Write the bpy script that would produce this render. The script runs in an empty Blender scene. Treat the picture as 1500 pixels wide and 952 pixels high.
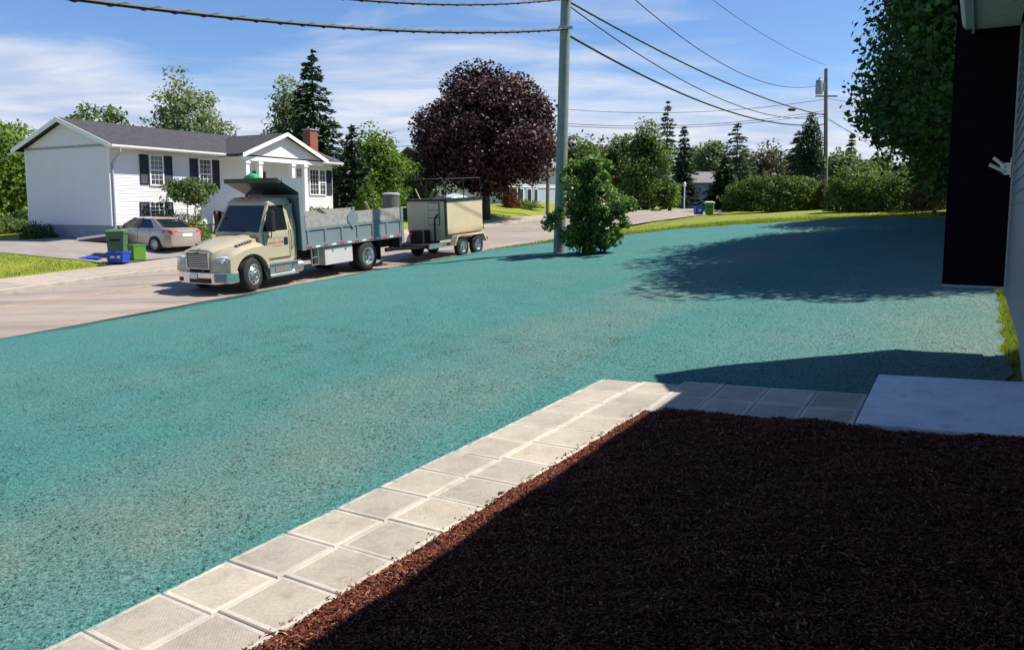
import bpy, bmesh, math, random
import numpy as np
from mathutils import Vector, Matrix, Euler

random.seed(7)
rng = np.random.default_rng(11)
SC = bpy.context.scene
COL = SC.collection
R = math.radians

# ------------------------------------------------------------------ camera
CAMZ = 2.3                      # eye height above the world's zero level
FPX, CXP, CYP, HOR = 1150.0, 750.0, 430.0, 310.0
PITCH = math.atan((CYP - HOR) / FPX)
cam_d = bpy.data.cameras.new('camera')
cam = bpy.data.objects.new('camera', cam_d)
COL.objects.link(cam)
cam.location = (0, 0, CAMZ)
cam.rotation_euler = (R(90) - PITCH, 0, 0)
cam_d.sensor_width = 36.0
cam_d.lens = FPX / 1500 * 36
cam_d.shift_y = -(476 - CYP) / 1500
cam_d.clip_start = 0.05
cam_d.clip_end = 3000
SC.camera = cam

# ------------------------------------------------------------------ world, sun, exposure
SUN_EL, SUN_AZ = R(54.5), math.atan2(0.12, 1.0)       # azimuth measured from +X towards +Y
world = bpy.data.worlds.new('World')
SC.world = world
world.use_nodes = True
wn, wl = world.node_tree.nodes, world.node_tree.links
wn.clear()
w_out = wn.new('ShaderNodeOutputWorld')
w_bg = wn.new('ShaderNodeBackground')
w_bg.inputs['Strength'].default_value = 0.092
sky = wn.new('ShaderNodeTexSky')
sky.sky_type = 'NISHITA'
sky.sun_disc = False
sky.sun_elevation = SUN_EL
sky.sun_rotation = R(90) - SUN_AZ
sky.altitude = 60
sky.air_density = 1.0
sky.dust_density = 0.4
sky.ozone_density = 2.2
tc = wn.new('ShaderNodeTexCoord')
sep = wn.new('ShaderNodeSeparateXYZ')
wl.new(tc.outputs['Generated'], sep.inputs[0])
def wmath(op, a, b=None, clamp=False):
    n = wn.new('ShaderNodeMath'); n.operation = op; n.use_clamp = clamp
    for i, v in enumerate((a, b)):
        if v is None: continue
        if isinstance(v, (int, float)): n.inputs[i].default_value = v
        else: wl.new(v, n.inputs[i])
    return n.outputs[0]
zz = wmath('MAXIMUM', sep.outputs['Z'], 0.0)
den = wmath('ADD', zz, 0.10)
comb = wn.new('ShaderNodeCombineXYZ')
wl.new(wmath('DIVIDE', sep.outputs['X'], den), comb.inputs[0])
wl.new(wmath('DIVIDE', sep.outputs['Y'], den), comb.inputs[1])
def wnoise(scale, detail, rough, loc, sc3=(1, 1, 1), rot=0.0):
    mp = wn.new('ShaderNodeMapping')
    mp.inputs['Location'].default_value = loc
    mp.inputs['Scale'].default_value = sc3
    mp.inputs['Rotation'].default_value = (0, 0, rot)
    wl.new(comb.outputs[0], mp.inputs[0])
    n = wn.new('ShaderNodeTexNoise')
    n.inputs['Scale'].default_value = scale
    n.inputs['Detail'].default_value = detail
    n.inputs['Roughness'].default_value = rough
    n.inputs['Distortion'].default_value = 0.6
    wl.new(mp.outputs[0], n.inputs['Vector'])
    return n.outputs['Fac']
cl_a = wnoise(0.36, 2, 0.45, (1.2, 5.3, 0), (1, 1.0, 1), 0.3)
cl_b = wnoise(1.7, 6, 0.56, (2.4, 1.7, 0), (0.6, 1.1, 1), 0.25)
cl_sum = wmath('ADD', wmath('MULTIPLY', cl_a, 0.66), wmath('MULTIPLY', cl_b, 0.34))
# the deck seen edge-on thickens towards the horizon, all the way round
thick = wmath('MULTIPLY', wmath('SUBTRACT', 0.205, zz), 1.45)
cl_sum = wmath('ADD', cl_sum, thick)
ramp = wn.new('ShaderNodeValToRGB')
ramp.color_ramp.elements[0].position = 0.49
ramp.color_ramp.elements[0].color = (0, 0, 0, 1)
ramp.color_ramp.elements[1].position = 0.63
ramp.color_ramp.elements[1].color = (0.93, 0.93, 0.93, 1)
wl.new(cl_sum, ramp.inputs[0])
wmix = wn.new('ShaderNodeMix'); wmix.data_type = 'RGBA'
wl.new(ramp.outputs[0], wmix.inputs['Factor'])
CL_SKYMUL = (0.66, 0.82, 1.06, 1)
wtint = wn.new('ShaderNodeMix'); wtint.data_type = 'RGBA'; wtint.blend_type = 'MULTIPLY'
wtint.inputs['Factor'].default_value = 1.0
wl.new(sky.outputs[0], wtint.inputs['A'])
wtint.inputs['B'].default_value = CL_SKYMUL
wl.new(wtint.outputs['Result'], wmix.inputs['A'])
cl_c = wnoise(2.2, 5, 0.55, (6.1, 3.2, 0), (0.5, 1.1, 1), 0.25)
wshade = wn.new('ShaderNodeValToRGB')
wshade.color_ramp.elements[0].position = 0.36; wshade.color_ramp.elements[0].color = (3.7, 4.4, 5.9, 1)
wshade.color_ramp.elements[1].position = 0.60; wshade.color_ramp.elements[1].color = (5.9, 6.1, 6.7, 1)
wl.new(cl_c, wshade.inputs[0])
wl.new(wshade.outputs[0], wmix.inputs['B'])
wl.new(wmix.outputs['Result'], w_bg.inputs['Color'])
wl.new(w_bg.outputs[0], w_out.inputs[0])

sun_d = bpy.data.lights.new('sun', 'SUN')
sun_d.energy = 5.0
sun_d.angle = R(0.53)
sun_d.color = (1.0, 0.945, 0.86)
sun = bpy.data.objects.new('sun', sun_d)
COL.objects.link(sun)
sdir = Vector((math.cos(SUN_EL) * math.cos(SUN_AZ), math.cos(SUN_EL) * math.sin(SUN_AZ), math.sin(SUN_EL)))
sun.rotation_euler = sdir.to_track_quat('Z', 'Y').to_euler()
sun.location = (30, 2, 40)

SC.view_settings.view_transform = 'Standard'
SC.view_settings.look = 'None'
SC.view_settings.gamma = 1.0
SC.view_settings.use_curve_mapping = False
SC.view_settings.exposure = 0.62

# ------------------------------------------------------------------ plan of the place
# street frame: s runs along the street (uphill, away), tt across it (positive = our side)
P0 = np.array([-7.2, 22.6]); SD = np.array([0.51, 0.86]); SD = SD / np.linalg.norm(SD); SN = np.array([SD[1], -SD[0]])
SANG = math.atan2(SD[1], SD[0])
ZS = [-60, -40, -7, 0, 14, 20, 30, 40, 50, 60, 80, 200, 900]
ZZ = [-5.4, -4.5, -2.68, -2.28, -1.47, -1.12, -0.60, -0.25, 0.05, 0.20, 0.35, 0.6, 0.6]
def zroad(s): return np.interp(s, ZS, ZZ) + CAMZ
def XY(s, t): return P0[0] + s * SD[0] + t * SN[0], P0[1] + s * SD[1] + t * SN[1]
def ST(x, y): return (x - P0[0]) * SD[0] + (y - P0[1]) * SD[1], (x - P0[0]) * SN[0] + (y - P0[1]) * SN[1]
def sstep(a, b, x):
    k = np.clip((x - a) / (b - a), 0, 1); return k * k * (3 - 2 * k)
def edge_t(s): return np.interp(s, [-60, 4, 9, 12, 16, 24, 400], [0, 0, 0.75, 0.75, 0.4, 0.1, 0.1])
def zterr(s, t):
    """height of the finished ground (lawns, verge) in street coordinates"""
    s = np.asarray(s, float); t = np.asarray(t, float)
    right = 0.048 * np.clip(t, 0, 22) + 0.02 * np.clip(t - 22, 0, 200) + 0.02 * sstep(0, 1.2, t)
    left = 0.10 + 0.75 * sstep(-10.8, -16.5, t)
    w = np.where(t > -4.5, right, left)
    return zroad(s) + w
def zg(x, y):
    s, t = ST(x, y); return float(zterr(s, t))
def ray(u, v):
    X = (u - CXP) / FPX; Y = (CYP - v) / FPX
    d = Vector((X, math.cos(PITCH) + Y * math.sin(PITCH), -math.sin(PITCH) + Y * math.cos(PITCH)))
    return d / d.y
def at(u, v, d):
    """the point of the place that stands d metres ahead in the direction u, v"""
    q = ray(u, v) * d; return Vector((q.x, q.y, q.z + CAMZ))
def gat(u, v, zf=None):
    """the point of the ground met in the direction u, v"""
    r = ray(u, v); f = zf or zg; d = 2.0
    while d < 250:
        if r.z * d + CAMZ < f(r.x * d, r.y * d): break
        d *= 1.01
    lo, hi = d / 1.01, d
    for _ in range(30):
        m = (lo + hi) / 2
        if r.z * m + CAMZ < f(r.x * m, r.y * m): hi = m
        else: lo = m
    return Vector((r.x * hi, r.y * hi, r.z * hi + CAMZ))

# ------------------------------------------------------------------ materials
MATS = {}
def nmat(name):
    m = bpy.data.materials.new(name); m.use_nodes = True
    MATS[name] = m
    n, l = m.node_tree.nodes, m.node_tree.links
    return m, n, l, n['Principled BSDF']
def tex(n, l, kind='ShaderNodeTexNoise', scale=5.0, detail=4.0, rough=0.55, co='Object', sc3=None, **kw):
    if co == 'Position': v = n.new('ShaderNodeNewGeometry').outputs['Position']
    else: v = n.new('ShaderNodeTexCoord').outputs[co]
    if sc3:
        mp = n.new('ShaderNodeMapping'); mp.inputs['Scale'].default_value = sc3
        if 'rot' in kw: mp.inputs['Rotation'].default_value = kw['rot']
        l.new(v, mp.inputs[0]); v = mp.outputs[0]
    x = n.new(kind)
    l.new(v, x.inputs['Vector'])
    x.inputs['Scale'].default_value = scale
    if 'Detail' in x.inputs: x.inputs['Detail'].default_value = detail
    if 'Roughness' in x.inputs: x.inputs['Roughness'].default_value = rough
    return x
def rampn(n, l, fac, stops):
    r = n.new('ShaderNodeValToRGB'); e = r.color_ramp.elements
    while len(e) > 1: e.remove(e[-1])
    e[0].position = stops[0][0]; e[0].color = (*stops[0][1], 1)
    for p, c in stops[1:]:
        k = e.new(p); k.color = (*c, 1)
    l.new(fac, r.inputs[0]); return r.outputs[0]
def mixc(n, l, fac, a, b, mode='MIX'):
    m = n.new('ShaderNodeMix'); m.data_type = 'RGBA'; m.blend_type = mode
    for k, v in (('Factor', fac), ('A', a), ('B', b)):
        if isinstance(v, (int, float)): m.inputs[k].default_value = v
        elif isinstance(v, tuple): m.inputs[k].default_value = (*v[:3], 1)
        else: l.new(v, m.inputs[k])
    return m.outputs['Result']
def bumpn(n, l, h, strength, dist, prev=None):
    b = n.new('ShaderNodeBump'); b.inputs['Strength'].default_value = strength; b.inputs['Distance'].default_value = dist
    l.new(h, b.inputs['Height'])
    if prev is not None: l.new(prev, b.inputs['Normal'])
    return b.outputs[0]
def mat(name, col, rough=0.6, metal=0.0, var=0.12, vscale=4.0, bump=0.0, bscale=60.0, spec=0.4, coat=0.0, emis=None):
    """a plain material with a slow and a fine mottling"""
    if name in MATS: return MATS[name]
    m, n, l, b = nmat(name)
    c = tuple(col)
    if var:
        t1 = tex(n, l, scale=vscale, detail=6, rough=0.65)
        lo = tuple(x * (1 - var) for x in c); hi = tuple(min(1, x * (1 + var)) for x in c)
        l.new(rampn(n, l, t1.outputs['Fac'], [(0.3, lo), (0.7, hi)]), b.inputs['Base Color'])
    else: b.inputs['Base Color'].default_value = (*c, 1)
    b.inputs['Roughness'].default_value = rough
    b.inputs['Metallic'].default_value = metal
    b.inputs['Specular IOR Level'].default_value = spec
    b.inputs['Coat Weight'].default_value = coat
    b.inputs['Coat Roughness'].default_value = 0.08
    if bump:
        t2 = tex(n, l, scale=bscale, detail=5)
        l.new(bumpn(n, l, t2.outputs['Fac'], bump, 0.01), b.inputs['Normal'])
    return m
def leafmat(name, cols, trans=0.3, vscale=0.5, rough=0.55, spec=0.3):
    """leaves: colour differs from leaf to leaf and slowly through the crown"""
    m, n, l, b = nmat(name)
    g = n.new('ShaderNodeNewGeometry')
    stops = [(i / (len(cols) - 1), c) for i, c in enumerate(cols)]
    c1 = rampn(n, l, g.outputs['Random Per Island'], stops)
    t = tex(n, l, scale=vscale, detail=2)
    c2 = rampn(n, l, t.outputs['Fac'], [(0.3, (0.72, 0.74, 0.70)), (0.7, (1.2, 1.18, 1.1))])
    c = mixc(n, l, 1.0, c1, c2, 'MULTIPLY')
    l.new(c, b.inputs['Base Color'])
    b.inputs['Roughness'].default_value = rough
    b.inputs['Specular IOR Level'].default_value = spec
    tr = n.new('ShaderNodeBsdfTranslucent')
    l.new(mixc(n, l, 1.0, c, (1.15, 1.25, 0.75), 'MULTIPLY'), tr.inputs['Color'])
    mx = n.new('ShaderNodeMixShader'); mx.inputs[0].default_value = trans
    l.new(b.outputs[0], mx.inputs[1]); l.new(tr.outputs[0], mx.inputs[2])
    l.new(mx.outputs[0], n['Material Output'].inputs['Surface'])
    return m

# ------------------------------------------------------------------ mesh building
class MB:
    """collects shapes for ONE mesh"""
    def __init__(self): self.v = []; self.f = []; self.m = []
    def add(self, vs, fs, mi=0):
        o = len(self.v); self.v += [tuple(p) for p in vs]
        for f in fs: self.f.append(tuple(i + o for i in f)); self.m.append(mi)
        return self
    def box(self, x0, x1, y0, y1, z0, z1, mi=0, M=None):
        p = [(x0, y0, z0), (x1, y0, z0), (x1, y1, z0), (x0, y1, z0), (x0, y0, z1), (x1, y0, z1), (x1, y1, z1), (x0, y1, z1)]
        if M is not None: p = [M @ Vector(q) for q in p]
        return self.add(p, [(3, 2, 1, 0), (4, 5, 6, 7), (0, 1, 5, 4), (1, 2, 6, 5), (2, 3, 7, 6), (3, 0, 4, 7)], mi)
    def prism(self, poly, a, b, axis='x', mi=0):
        """poly in the two other axes, extruded from a to b"""
        def put(p, w):
            if axis == 'x': return (w, p[0], p[1])
            if axis == 'y': return (p[0], w, p[1])
            return (p[0], p[1], w)
        n = len(poly)
        vs = [put(p, a) for p in poly] + [put(p, b) for p in poly]
        fs = [tuple(range(n)), tuple(range(2 * n - 1, n - 1, -1))]
        fs += [(i, (i + 1) % n + 0, (i + 1) % n + n, i + n)[::-1] for i in range(n)]
        return self.add(vs, fs, mi)
    def loft(self, rings, mi=0, cap=True):
        n = len(rings[0]); vs = [p for r in rings for p in r]; fs = []
        for k in range(len(rings) - 1):
            for i in range(n):
                j = (i + 1) % n
                fs.append((k * n + i, k * n + j, (k + 1) * n + j, (k + 1) * n + i))
        if cap:
            fs.append(tuple(range(n))[::-1]); fs.append(tuple(range((len(rings) - 1) * n, len(rings) * n)))
        return self.add(vs, fs, mi)
    def tube(self, pts, r, seg=8, mi=0, cap=True):
        pts = [Vector(p) for p in pts]
        rr = r if isinstance(r, (list, tuple)) else [r] * len(pts)
        rings = []
        up = Vector((0, 0, 1))
        for i, p in enumerate(pts):
            d = (pts[min(i + 1, len(pts) - 1)] - pts[max(i - 1, 0)]).normalized()
            a = d.cross(up)
            if a.length < 0.05: a = d.cross(Vector((0, 1, 0)))
            a.normalize(); b = d.cross(a)
            rings.append([p + (a * math.cos(2 * math.pi * k / seg) + b * math.sin(2 * math.pi * k / seg)) * rr[i] for k in range(seg)])
        return self.loft(rings, mi, cap)
    def lathe(self, prof, seg=24, axis='z', c=(0, 0, 0), mi=0, cap=True):
        rings = []
        for r, h in prof:
            ring = []
            for k in range(seg):
                a = 2 * math.pi * k / seg; x, y = r * math.cos(a), r * math.sin(a)
                p = (x, y, h) if axis == 'z' else ((h, x, y) if axis == 'x' else (x, h, y))
                ring.append((p[0] + c[0], p[1] + c[1], p[2] + c[2]))
            rings.append(ring)
        return self.loft(rings, mi, cap)
    def build(self, name, mats, parent=None, smooth=False, bevel=0.0, seg=2, recalc=True, ang=0.6):
        me = bpy.data.meshes.new(name)
        me.from_pydata(self.v, [], self.f)
        mats = mats if isinstance(mats, (list, tuple)) else [mats]
        for m in mats: me.materials.append(MATS[m] if isinstance(m, str) else m)
        if len(mats) > 1: me.polygons.foreach_set('material_index', self.m)
        if recalc or bevel:
            bm = bmesh.new(); bm.from_mesh(me)
            if recalc: bmesh.ops.recalc_face_normals(bm, faces=bm.faces)
            if bevel:
                ed = [e for e in bm.edges if len(e.link_faces) == 2 and e.calc_face_angle(0) > ang]
                bmesh.ops.bevel(bm, geom=ed, offset=bevel, segments=seg, affect='EDGES', clamp_overlap=True, profile=0.6)
            bm.to_mesh(me); bm.free()
        if smooth:
            me.polygons.foreach_set('use_smooth', [True] * len(me.polygons))
            if smooth != 'all':
                me.set_sharp_from_angle(angle=R(40))
        me.update()
        o = bpy.data.objects.new(name, me); COL.objects.link(o)
        if parent is not None: o.parent = parent
        return o
def empty(name, loc=(0, 0, 0), rz=0.0, rx=0.0):
    o = bpy.data.objects.new(name, None); COL.objects.link(o)
    o.location = loc; o.rotation_euler = (rx, 0, rz); o.empty_display_size = 0.2
    return o
def tag(o, label=None, cat=None, group=None, kind=None):
    if label: o['label'] = label
    if cat: o['category'] = cat
    if group: o['group'] = group
    if kind: o['kind'] = kind
    return o
def share(src, name, parent, loc=(0, 0, 0), rot=(0, 0, 0), scale=(1, 1, 1)):
    """another object on the same mesh"""
    o = bpy.data.objects.new(name, src.data); COL.objects.link(o)
    o.parent = parent; o.location = loc; o.rotation_euler = rot; o.scale = scale
    return o
def copy_tree(o, parent=None):
    c = o.copy(); COL.objects.link(c); c.parent = parent
    for ch in list(o.children): copy_tree(ch, c)
    return c
def npmesh(name, V, Fq, mats, parent=None, mi=None, smooth=False):
    """fast mesh from numpy arrays of vertices and quads"""
    me = bpy.data.meshes.new(name)
    V = np.ascontiguousarray(V, np.float32); Fq = np.ascontiguousarray(Fq, np.int32)
    k = Fq.shape[1]
    me.vertices.add(len(V)); me.vertices.foreach_set('co', V.ravel())
    me.loops.add(Fq.size); me.loops.foreach_set('vertex_index', Fq.ravel())
    me.polygons.add(len(Fq)); me.polygons.foreach_set('loop_start', np.arange(0, Fq.size, k, dtype=np.int32))
    mats = mats if isinstance(mats, (list, tuple)) else [mats]
    for m in mats: me.materials.append(MATS[m] if isinstance(m, str) else m)
    if mi is not None: me.polygons.foreach_set('material_index', np.ascontiguousarray(mi, np.int32))
    if smooth: me.polygons.foreach_set('use_smooth', np.ones(len(Fq), bool))
    me.update(calc_edges=True); me.validate()
    o = bpy.data.objects.new(name, me); COL.objects.link(o)
    if parent is not None: o.parent = parent
    return o
def gridmesh(name, A, B, zfun, mats, parent=None, smooth=True):
    """a sheet over the street-frame grid A (s) x B (t)"""
    S, T = np.meshgrid(A, B, indexing='ij')
    Z = zfun(S, T); X, Y = XY(S, T)
    V = np.stack([X, Y, Z], -1).reshape(-1, 3)
    na, nb = len(A), len(B); i, j = np.meshgrid(np.arange(na - 1), np.arange(nb - 1), indexing='ij')
    q = (i * nb + j).ravel()
    F_ = np.stack([q, q + 1, q + nb + 1, q + nb], -1)[:, ::-1]
    o = npmesh(name, V, F_, mats, parent, smooth=smooth)
    return o
def bar(m, a, b, w, h=None, mi=0):
    """a square bar from a to b"""
    a, b = Vector(a), Vector(b); h = h or w; d = (b - a); L = d.length; d.normalize()
    q = d.to_track_quat('Y', 'Z').to_matrix().to_4x4(); M = Matrix.Translation(a) @ q
    m.box(-w / 2, w / 2, 0, L, -h / 2, h / 2, mi, M); return m
# ================================================================== the setting
# ---- materials of the ground
def m_hydroseed():
    m, n, l, b = nmat('hydroseed')
    fine = tex(n, l, scale=75, detail=4, rough=0.7)
    mid = tex(n, l, scale=17, detail=5, rough=0.7)
    big = tex(n, l, scale=0.42, detail=5, rough=0.6, sc3=(0.45, 1.0, 1.0), rot=(0, 0, -SANG))
    streak = tex(n, l, scale=0.9, detail=4, rough=0.6, sc3=(1.0, 0.35, 1.0), rot=(0, 0, -SANG))
    pulp = rampn(n, l, fine.outputs['Fac'], [(0.28, (0.012, 0.044, 0.041)), (0.44, (0.044, 0.158, 0.147)), (0.66, (0.100, 0.268, 0.246))])
    soil = rampn(n, l, fine.outputs['Fac'], [(0.28, (0.024, 0.037, 0.030)), (0.44, (0.118, 0.172, 0.140)), (0.68, (0.245, 0.290, 0.235))])
    # thinner spray next to the walk and in slow patches: soil shows through
    tcd = n.new('ShaderNodeTexCoord')
    dt = n.new('ShaderNodeVectorMath'); dt.operation = 'DOT_PRODUCT'
    l.new(tcd.outputs['Object'], dt.inputs[0]); dt.inputs[1].default_value = (SN[0], SN[1], 0)
    sb = n.new('ShaderNodeMath'); sb.operation = 'ADD'; l.new(dt.outputs['Value'], sb.inputs[0])
    sb.inputs[1].default_value = -float(P0 @ SN)
    band = rampn(n, l, (lambda q: (l.new(sb.outputs[0], q.inputs[0]), q.outputs[0])[1])(
        (lambda q: (setattr(q.inputs[1], 'default_value', 0.05), setattr(q, 'operation', 'MULTIPLY'), q)[2])(n.new('ShaderNodeMath'))),
        [(0.28, (0, 0, 0)), (0.52, (0.0, 0.0, 0.0)), (0.60, (0.75, 0.75, 0.75)), (0.655, (0.55, 0.55, 0.55)), (0.675, (0.0, 0.0, 0.0)), (0.74, (0.12, 0.12, 0.12)), (0.82, (0.45, 0.45, 0.45)), (0.90, (1.0, 1.0, 1.0))])
    pt = mixc(n, l, 1.0, rampn(n, l, big.outputs['Fac'], [(0.44, (0.0, 0.0, 0.0)), (0.68, (0.30, 0.30, 0.30))]), band, 'ADD')
    pt = mixc(n, l, 1.0, pt, rampn(n, l, streak.outputs['Fac'], [(0.3, (0.35, 0.35, 0.35)), (0.7, (1, 1, 1))]), 'MULTIPLY')
    c = mixc(n, l, pt, pulp, soil)
    spk = tex(n, l, 'ShaderNodeTexVoronoi', scale=48)
    sp = rampn(n, l, spk.outputs['Distance'], [(0.06, (0.25, 0.25, 0.25)), (0.20, (1, 1, 1))])
    c = mixc(n, l, 1.0, c, sp, 'MULTIPLY')
    c = mixc(n, l, 1.0, c, rampn(n, l, mid.outputs['Fac'], [(0.3, (0.74, 0.76, 0.76)), (0.7, (1.12, 1.1, 1.1))]), 'MULTIPLY')
    m2 = tex(n, l, scale=34, detail=3, rough=0.7)
    c = mixc(n, l, 1.0, c, rampn(n, l, m2.outputs['Fac'], [(0.34, (0.40, 0.44, 0.44)), (0.45, (0.96, 0.97, 0.97)), (0.66, (1.38, 1.32, 1.32))]), 'MULTIPLY')
    l.new(c, b.inputs['Base Color'])
    b.inputs['Roughness'].default_value = 0.9
    b.inputs['Specular IOR Level'].default_value = 0.1
    n1 = bumpn(n, l, mid.outputs['Fac'], 0.7, 0.04)
    n2 = bumpn(n, l, fine.outputs['Fac'], 0.7, 0.012, n1)
    l.new(n2, b.inputs['Normal'])
m_hydroseed()
def m_grass(name, a, b2, c3):
    m, n, l, b = nmat(name)
    f = tex(n, l, scale=28, detail=5, rough=0.75)
    g = tex(n, l, scale=0.5, detail=5, rough=0.6)
    c = rampn(n, l, f.outputs['Fac'], [(0.3, a), (0.5, b2), (0.72, c3)])
    c = mixc(n, l, 1.0, c, rampn(n, l, g.outputs['Fac'], [(0.3, (0.78, 0.84, 0.8)), (0.7, (1.22, 1.12, 1.0))]), 'MULTIPLY')
    l.new(c, b.inputs['Base Color']); b.inputs['Roughness'].default_value = 0.85; b.inputs['Specular IOR Level'].default_value = 0.15
    l.new(bumpn(n, l, f.outputs['Fac'], 0.8, 0.05), b.inputs['Normal'])
m_grass('grass', (0.095, 0.125, 0.014), (0.215, 0.255, 0.036), (0.335, 0.345, 0.075))
def m_asphalt():
    m, n, l, b = nmat('asphalt')
    f = tex(n, l, scale=55, detail=5, rough=0.8)
    g = tex(n, l, scale=0.5, detail=5, rough=0.6, sc3=(1, 1, 1))
    tr = tex(n, l, scale=1.0, detail=4, rough=0.55, sc3=(0.12, 1.1, 1.0), rot=(0, 0, -SANG))
    c = rampn(n, l, f.outputs['Fac'], [(0.3, (0.215, 0.180, 0.150)), (0.7, (0.385, 0.325, 0.270))])
    c = mixc(n, l, 1.0, c, rampn(n, l, g.outputs['Fac'], [(0.3, (0.88, 0.88, 0.9)), (0.7, (1.1, 1.08, 1.05))]), 'MULTIPLY')
    c = mixc(n, l, 1.0, c, rampn(n, l, tr.outputs['Fac'], [(0.35, (0.78, 0.78, 0.80)), (0.5, (1, 1, 1)), (0.66, (1.16, 1.13, 1.08))]), 'MULTIPLY')
    cr = tex(n, l, 'ShaderNodeTexVoronoi', scale=0.35); cr.feature = 'DISTANCE_TO_EDGE'
    c = mixc(n, l, 1.0, c, rampn(n, l, cr.outputs['Distance'], [(0.0, (0.82, 0.82, 0.82)), (0.008, (1, 1, 1))]), 'MULTIPLY')
    l.new(c, b.inputs['Base Color']); b.inputs['Roughness'].default_value = 0.85; b.inputs['Specular IOR Level'].default_value = 0.25
    l.new(bumpn(n, l, f.outputs['Fac'], 0.35, 0.01), b.inputs['Normal'])
m_asphalt()
def m_concrete(name, lo, hi, sc=30):
    m, n, l, b = nmat(name)
    f = tex(n, l, scale=sc, detail=6, rough=0.7, co='Position'); g = tex(n, l, scale=2.6, detail=6, rough=0.65, co='Position')
    c = rampn(n, l, f.outputs['Fac'], [(0.3, lo), (0.7, hi)])
    c = mixc(n, l, 1.0, c, rampn(n, l, g.outputs['Fac'], [(0.25, (0.74, 0.73, 0.71)), (0.5, (0.98, 0.98, 0.98)), (0.75, (1.14, 1.12, 1.08))]), 'MULTIPLY')
    st_ = tex(n, l, scale=5.5, detail=5, rough=0.7, co='Position')
    c = mixc(n, l, 1.0, c, rampn(n, l, st_.outputs['Fac'], [(0.30, (0.80, 0.74, 0.68)), (0.42, (1, 1, 1))]), 'MULTIPLY')
    oi = n.new('ShaderNodeObjectInfo')
    c = mixc(n, l, 1.0, c, rampn(n, l, oi.outputs['Random'], [(0, (0.84, 0.84, 0.85)), (1, (1.10, 1.08, 1.05))]), 'MULTIPLY')
    l.new(c, b.inputs['Base Color']); b.inputs['Roughness'].default_value = 0.88; b.inputs['Specular IOR Level'].default_value = 0.25
    l.new(bumpn(n, l, f.outputs['Fac'], 0.3, 0.006), b.inputs['Normal'])
    return m, n, l, b
m_concrete('sidewalk', (0.33, 0.275, 0.225), (0.46, 0.395, 0.325))
m_concrete('paver_rim', (0.435, 0.392, 0.325), (0.560, 0.512, 0.435), 60)
m_concrete('landing', (0.64, 0.65, 0.66), (0.82, 0.83, 0.84), 45)
def m_paver_face():
    m, n, l, b = m_concrete('paver_face', (0.335, 0.295, 0.235), (0.462, 0.408, 0.332), 45)
    w = tex(n, l, 'ShaderNodeTexWave', scale=17, detail=0, sc3=(1, 1, 1), rot=(0, 0, R(45)))
    prev = b.inputs['Normal'].links[0].from_socket
    l.new(bumpn(n, l, w.outputs['Fac'], 0.18, 0.004, prev), b.inputs['Normal'])
    return m
def overspray(m):
    """teal pulp blown a little way over the lawn edge of the slabs"""
    n, l = m.node_tree.nodes, m.node_tree.links; b = n['Principled BSDF']
    g = n.new('ShaderNodeNewGeometry'); dt = n.new('ShaderNodeVectorMath'); dt.operation = 'DOT_PRODUCT'
    l.new(g.outputs['Position'], dt.inputs[0])
    v = SN - 0.073 * SD; dt.inputs[1].default_value = (v[0], v[1], 0)
    k = float(P0 @ v) + 13.47 + 0.073 * 13.34
    ad = n.new('ShaderNodeMath'); ad.operation = 'SUBTRACT'; l.new(dt.outputs['Value'], ad.inputs[0]); ad.inputs[1].default_value = k
    ns = tex(n, l, scale=9, detail=5, rough=0.75, co='Position')
    mu = n.new('ShaderNodeMath'); mu.operation = 'MULTIPLY_ADD'; l.new(ns.outputs['Fac'], mu.inputs[0]); mu.inputs[1].default_value = 0.34; l.new(ad.outputs[0], mu.inputs[2])
    fac = rampn(n, l, mu.outputs[0], [(0.15, (0.8, 0.8, 0.8)), (0.215, (0, 0, 0))])
    cc = b.inputs['Base Color'].links[0].from_socket
    l.new(mixc(n, l, fac, cc, (0.09, 0.23, 0.215)), b.inputs['Base Color'])
m_concrete('paver_plain', (0.335, 0.295, 0.235), (0.462, 0.408, 0.332), 45); overspray(MATS['paver_plain']); overspray(m_paver_face()); overspray(MATS['paver_rim'])
mat('bedding', (0.10, 0.085, 0.07), 0.95, var=0.3, vscale=30)
mat('mulch_soil', (0.022, 0.007, 0.005), 0.95, var=0.4, vscale=25, bump=0.8, bscale=45, spec=0.1)
def m_chips():
    m, n, l, b = nmat('mulch_chip')
    g = n.new('ShaderNodeNewGeometry')
    c = rampn(n, l, g.outputs['Random Per Island'], [(0, (0.045, 0.011, 0.007)), (0.35, (0.095, 0.024, 0.013)), (0.72, (0.175, 0.048, 0.025)), (0.95, (0.260, 0.088, 0.046)), (0.98, (0.25, 0.14, 0.09)), (1, (0.32, 0.23, 0.17))])
    l.new(c, b.inputs['Base Color']); b.inputs['Roughness'].default_value = 0.8; b.inputs['Specular IOR Level'].default_value = 0.2
m_chips()
def m_crumb():
    m, n, l, b = nmat('pulp_crumb')
    g = n.new('ShaderNodeNewGeometry')
    c = rampn(n, l, g.outputs['Random Per Island'], [(0, (0.014, 0.020, 0.018)), (0.45, (0.022, 0.050, 0.047)), (0.75, (0.050, 0.140, 0.132)), (1, (0.10, 0.21, 0.19))])
    l.new(c, b.inputs['Base Color']); b.inputs['Roughness'].default_value = 0.9; b.inputs['Specular IOR Level'].default_value = 0.1
m_crumb()
mat('kerb', (0.40, 0.345, 0.29), 0.9, var=0.2, vscale=3, bump=0.3)
mat('kerb_dark', (0.085, 0.085, 0.075), 0.9, var=0.3, vscale=3, bump=0.4)
mat('yellow_paint', (0.50, 0.31, 0.13), 0.8, var=0.35, vscale=6)
mat('drive', (0.25, 0.22, 0.20), 0.9, var=0.15, vscale=1.0, bump=0.35)

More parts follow.
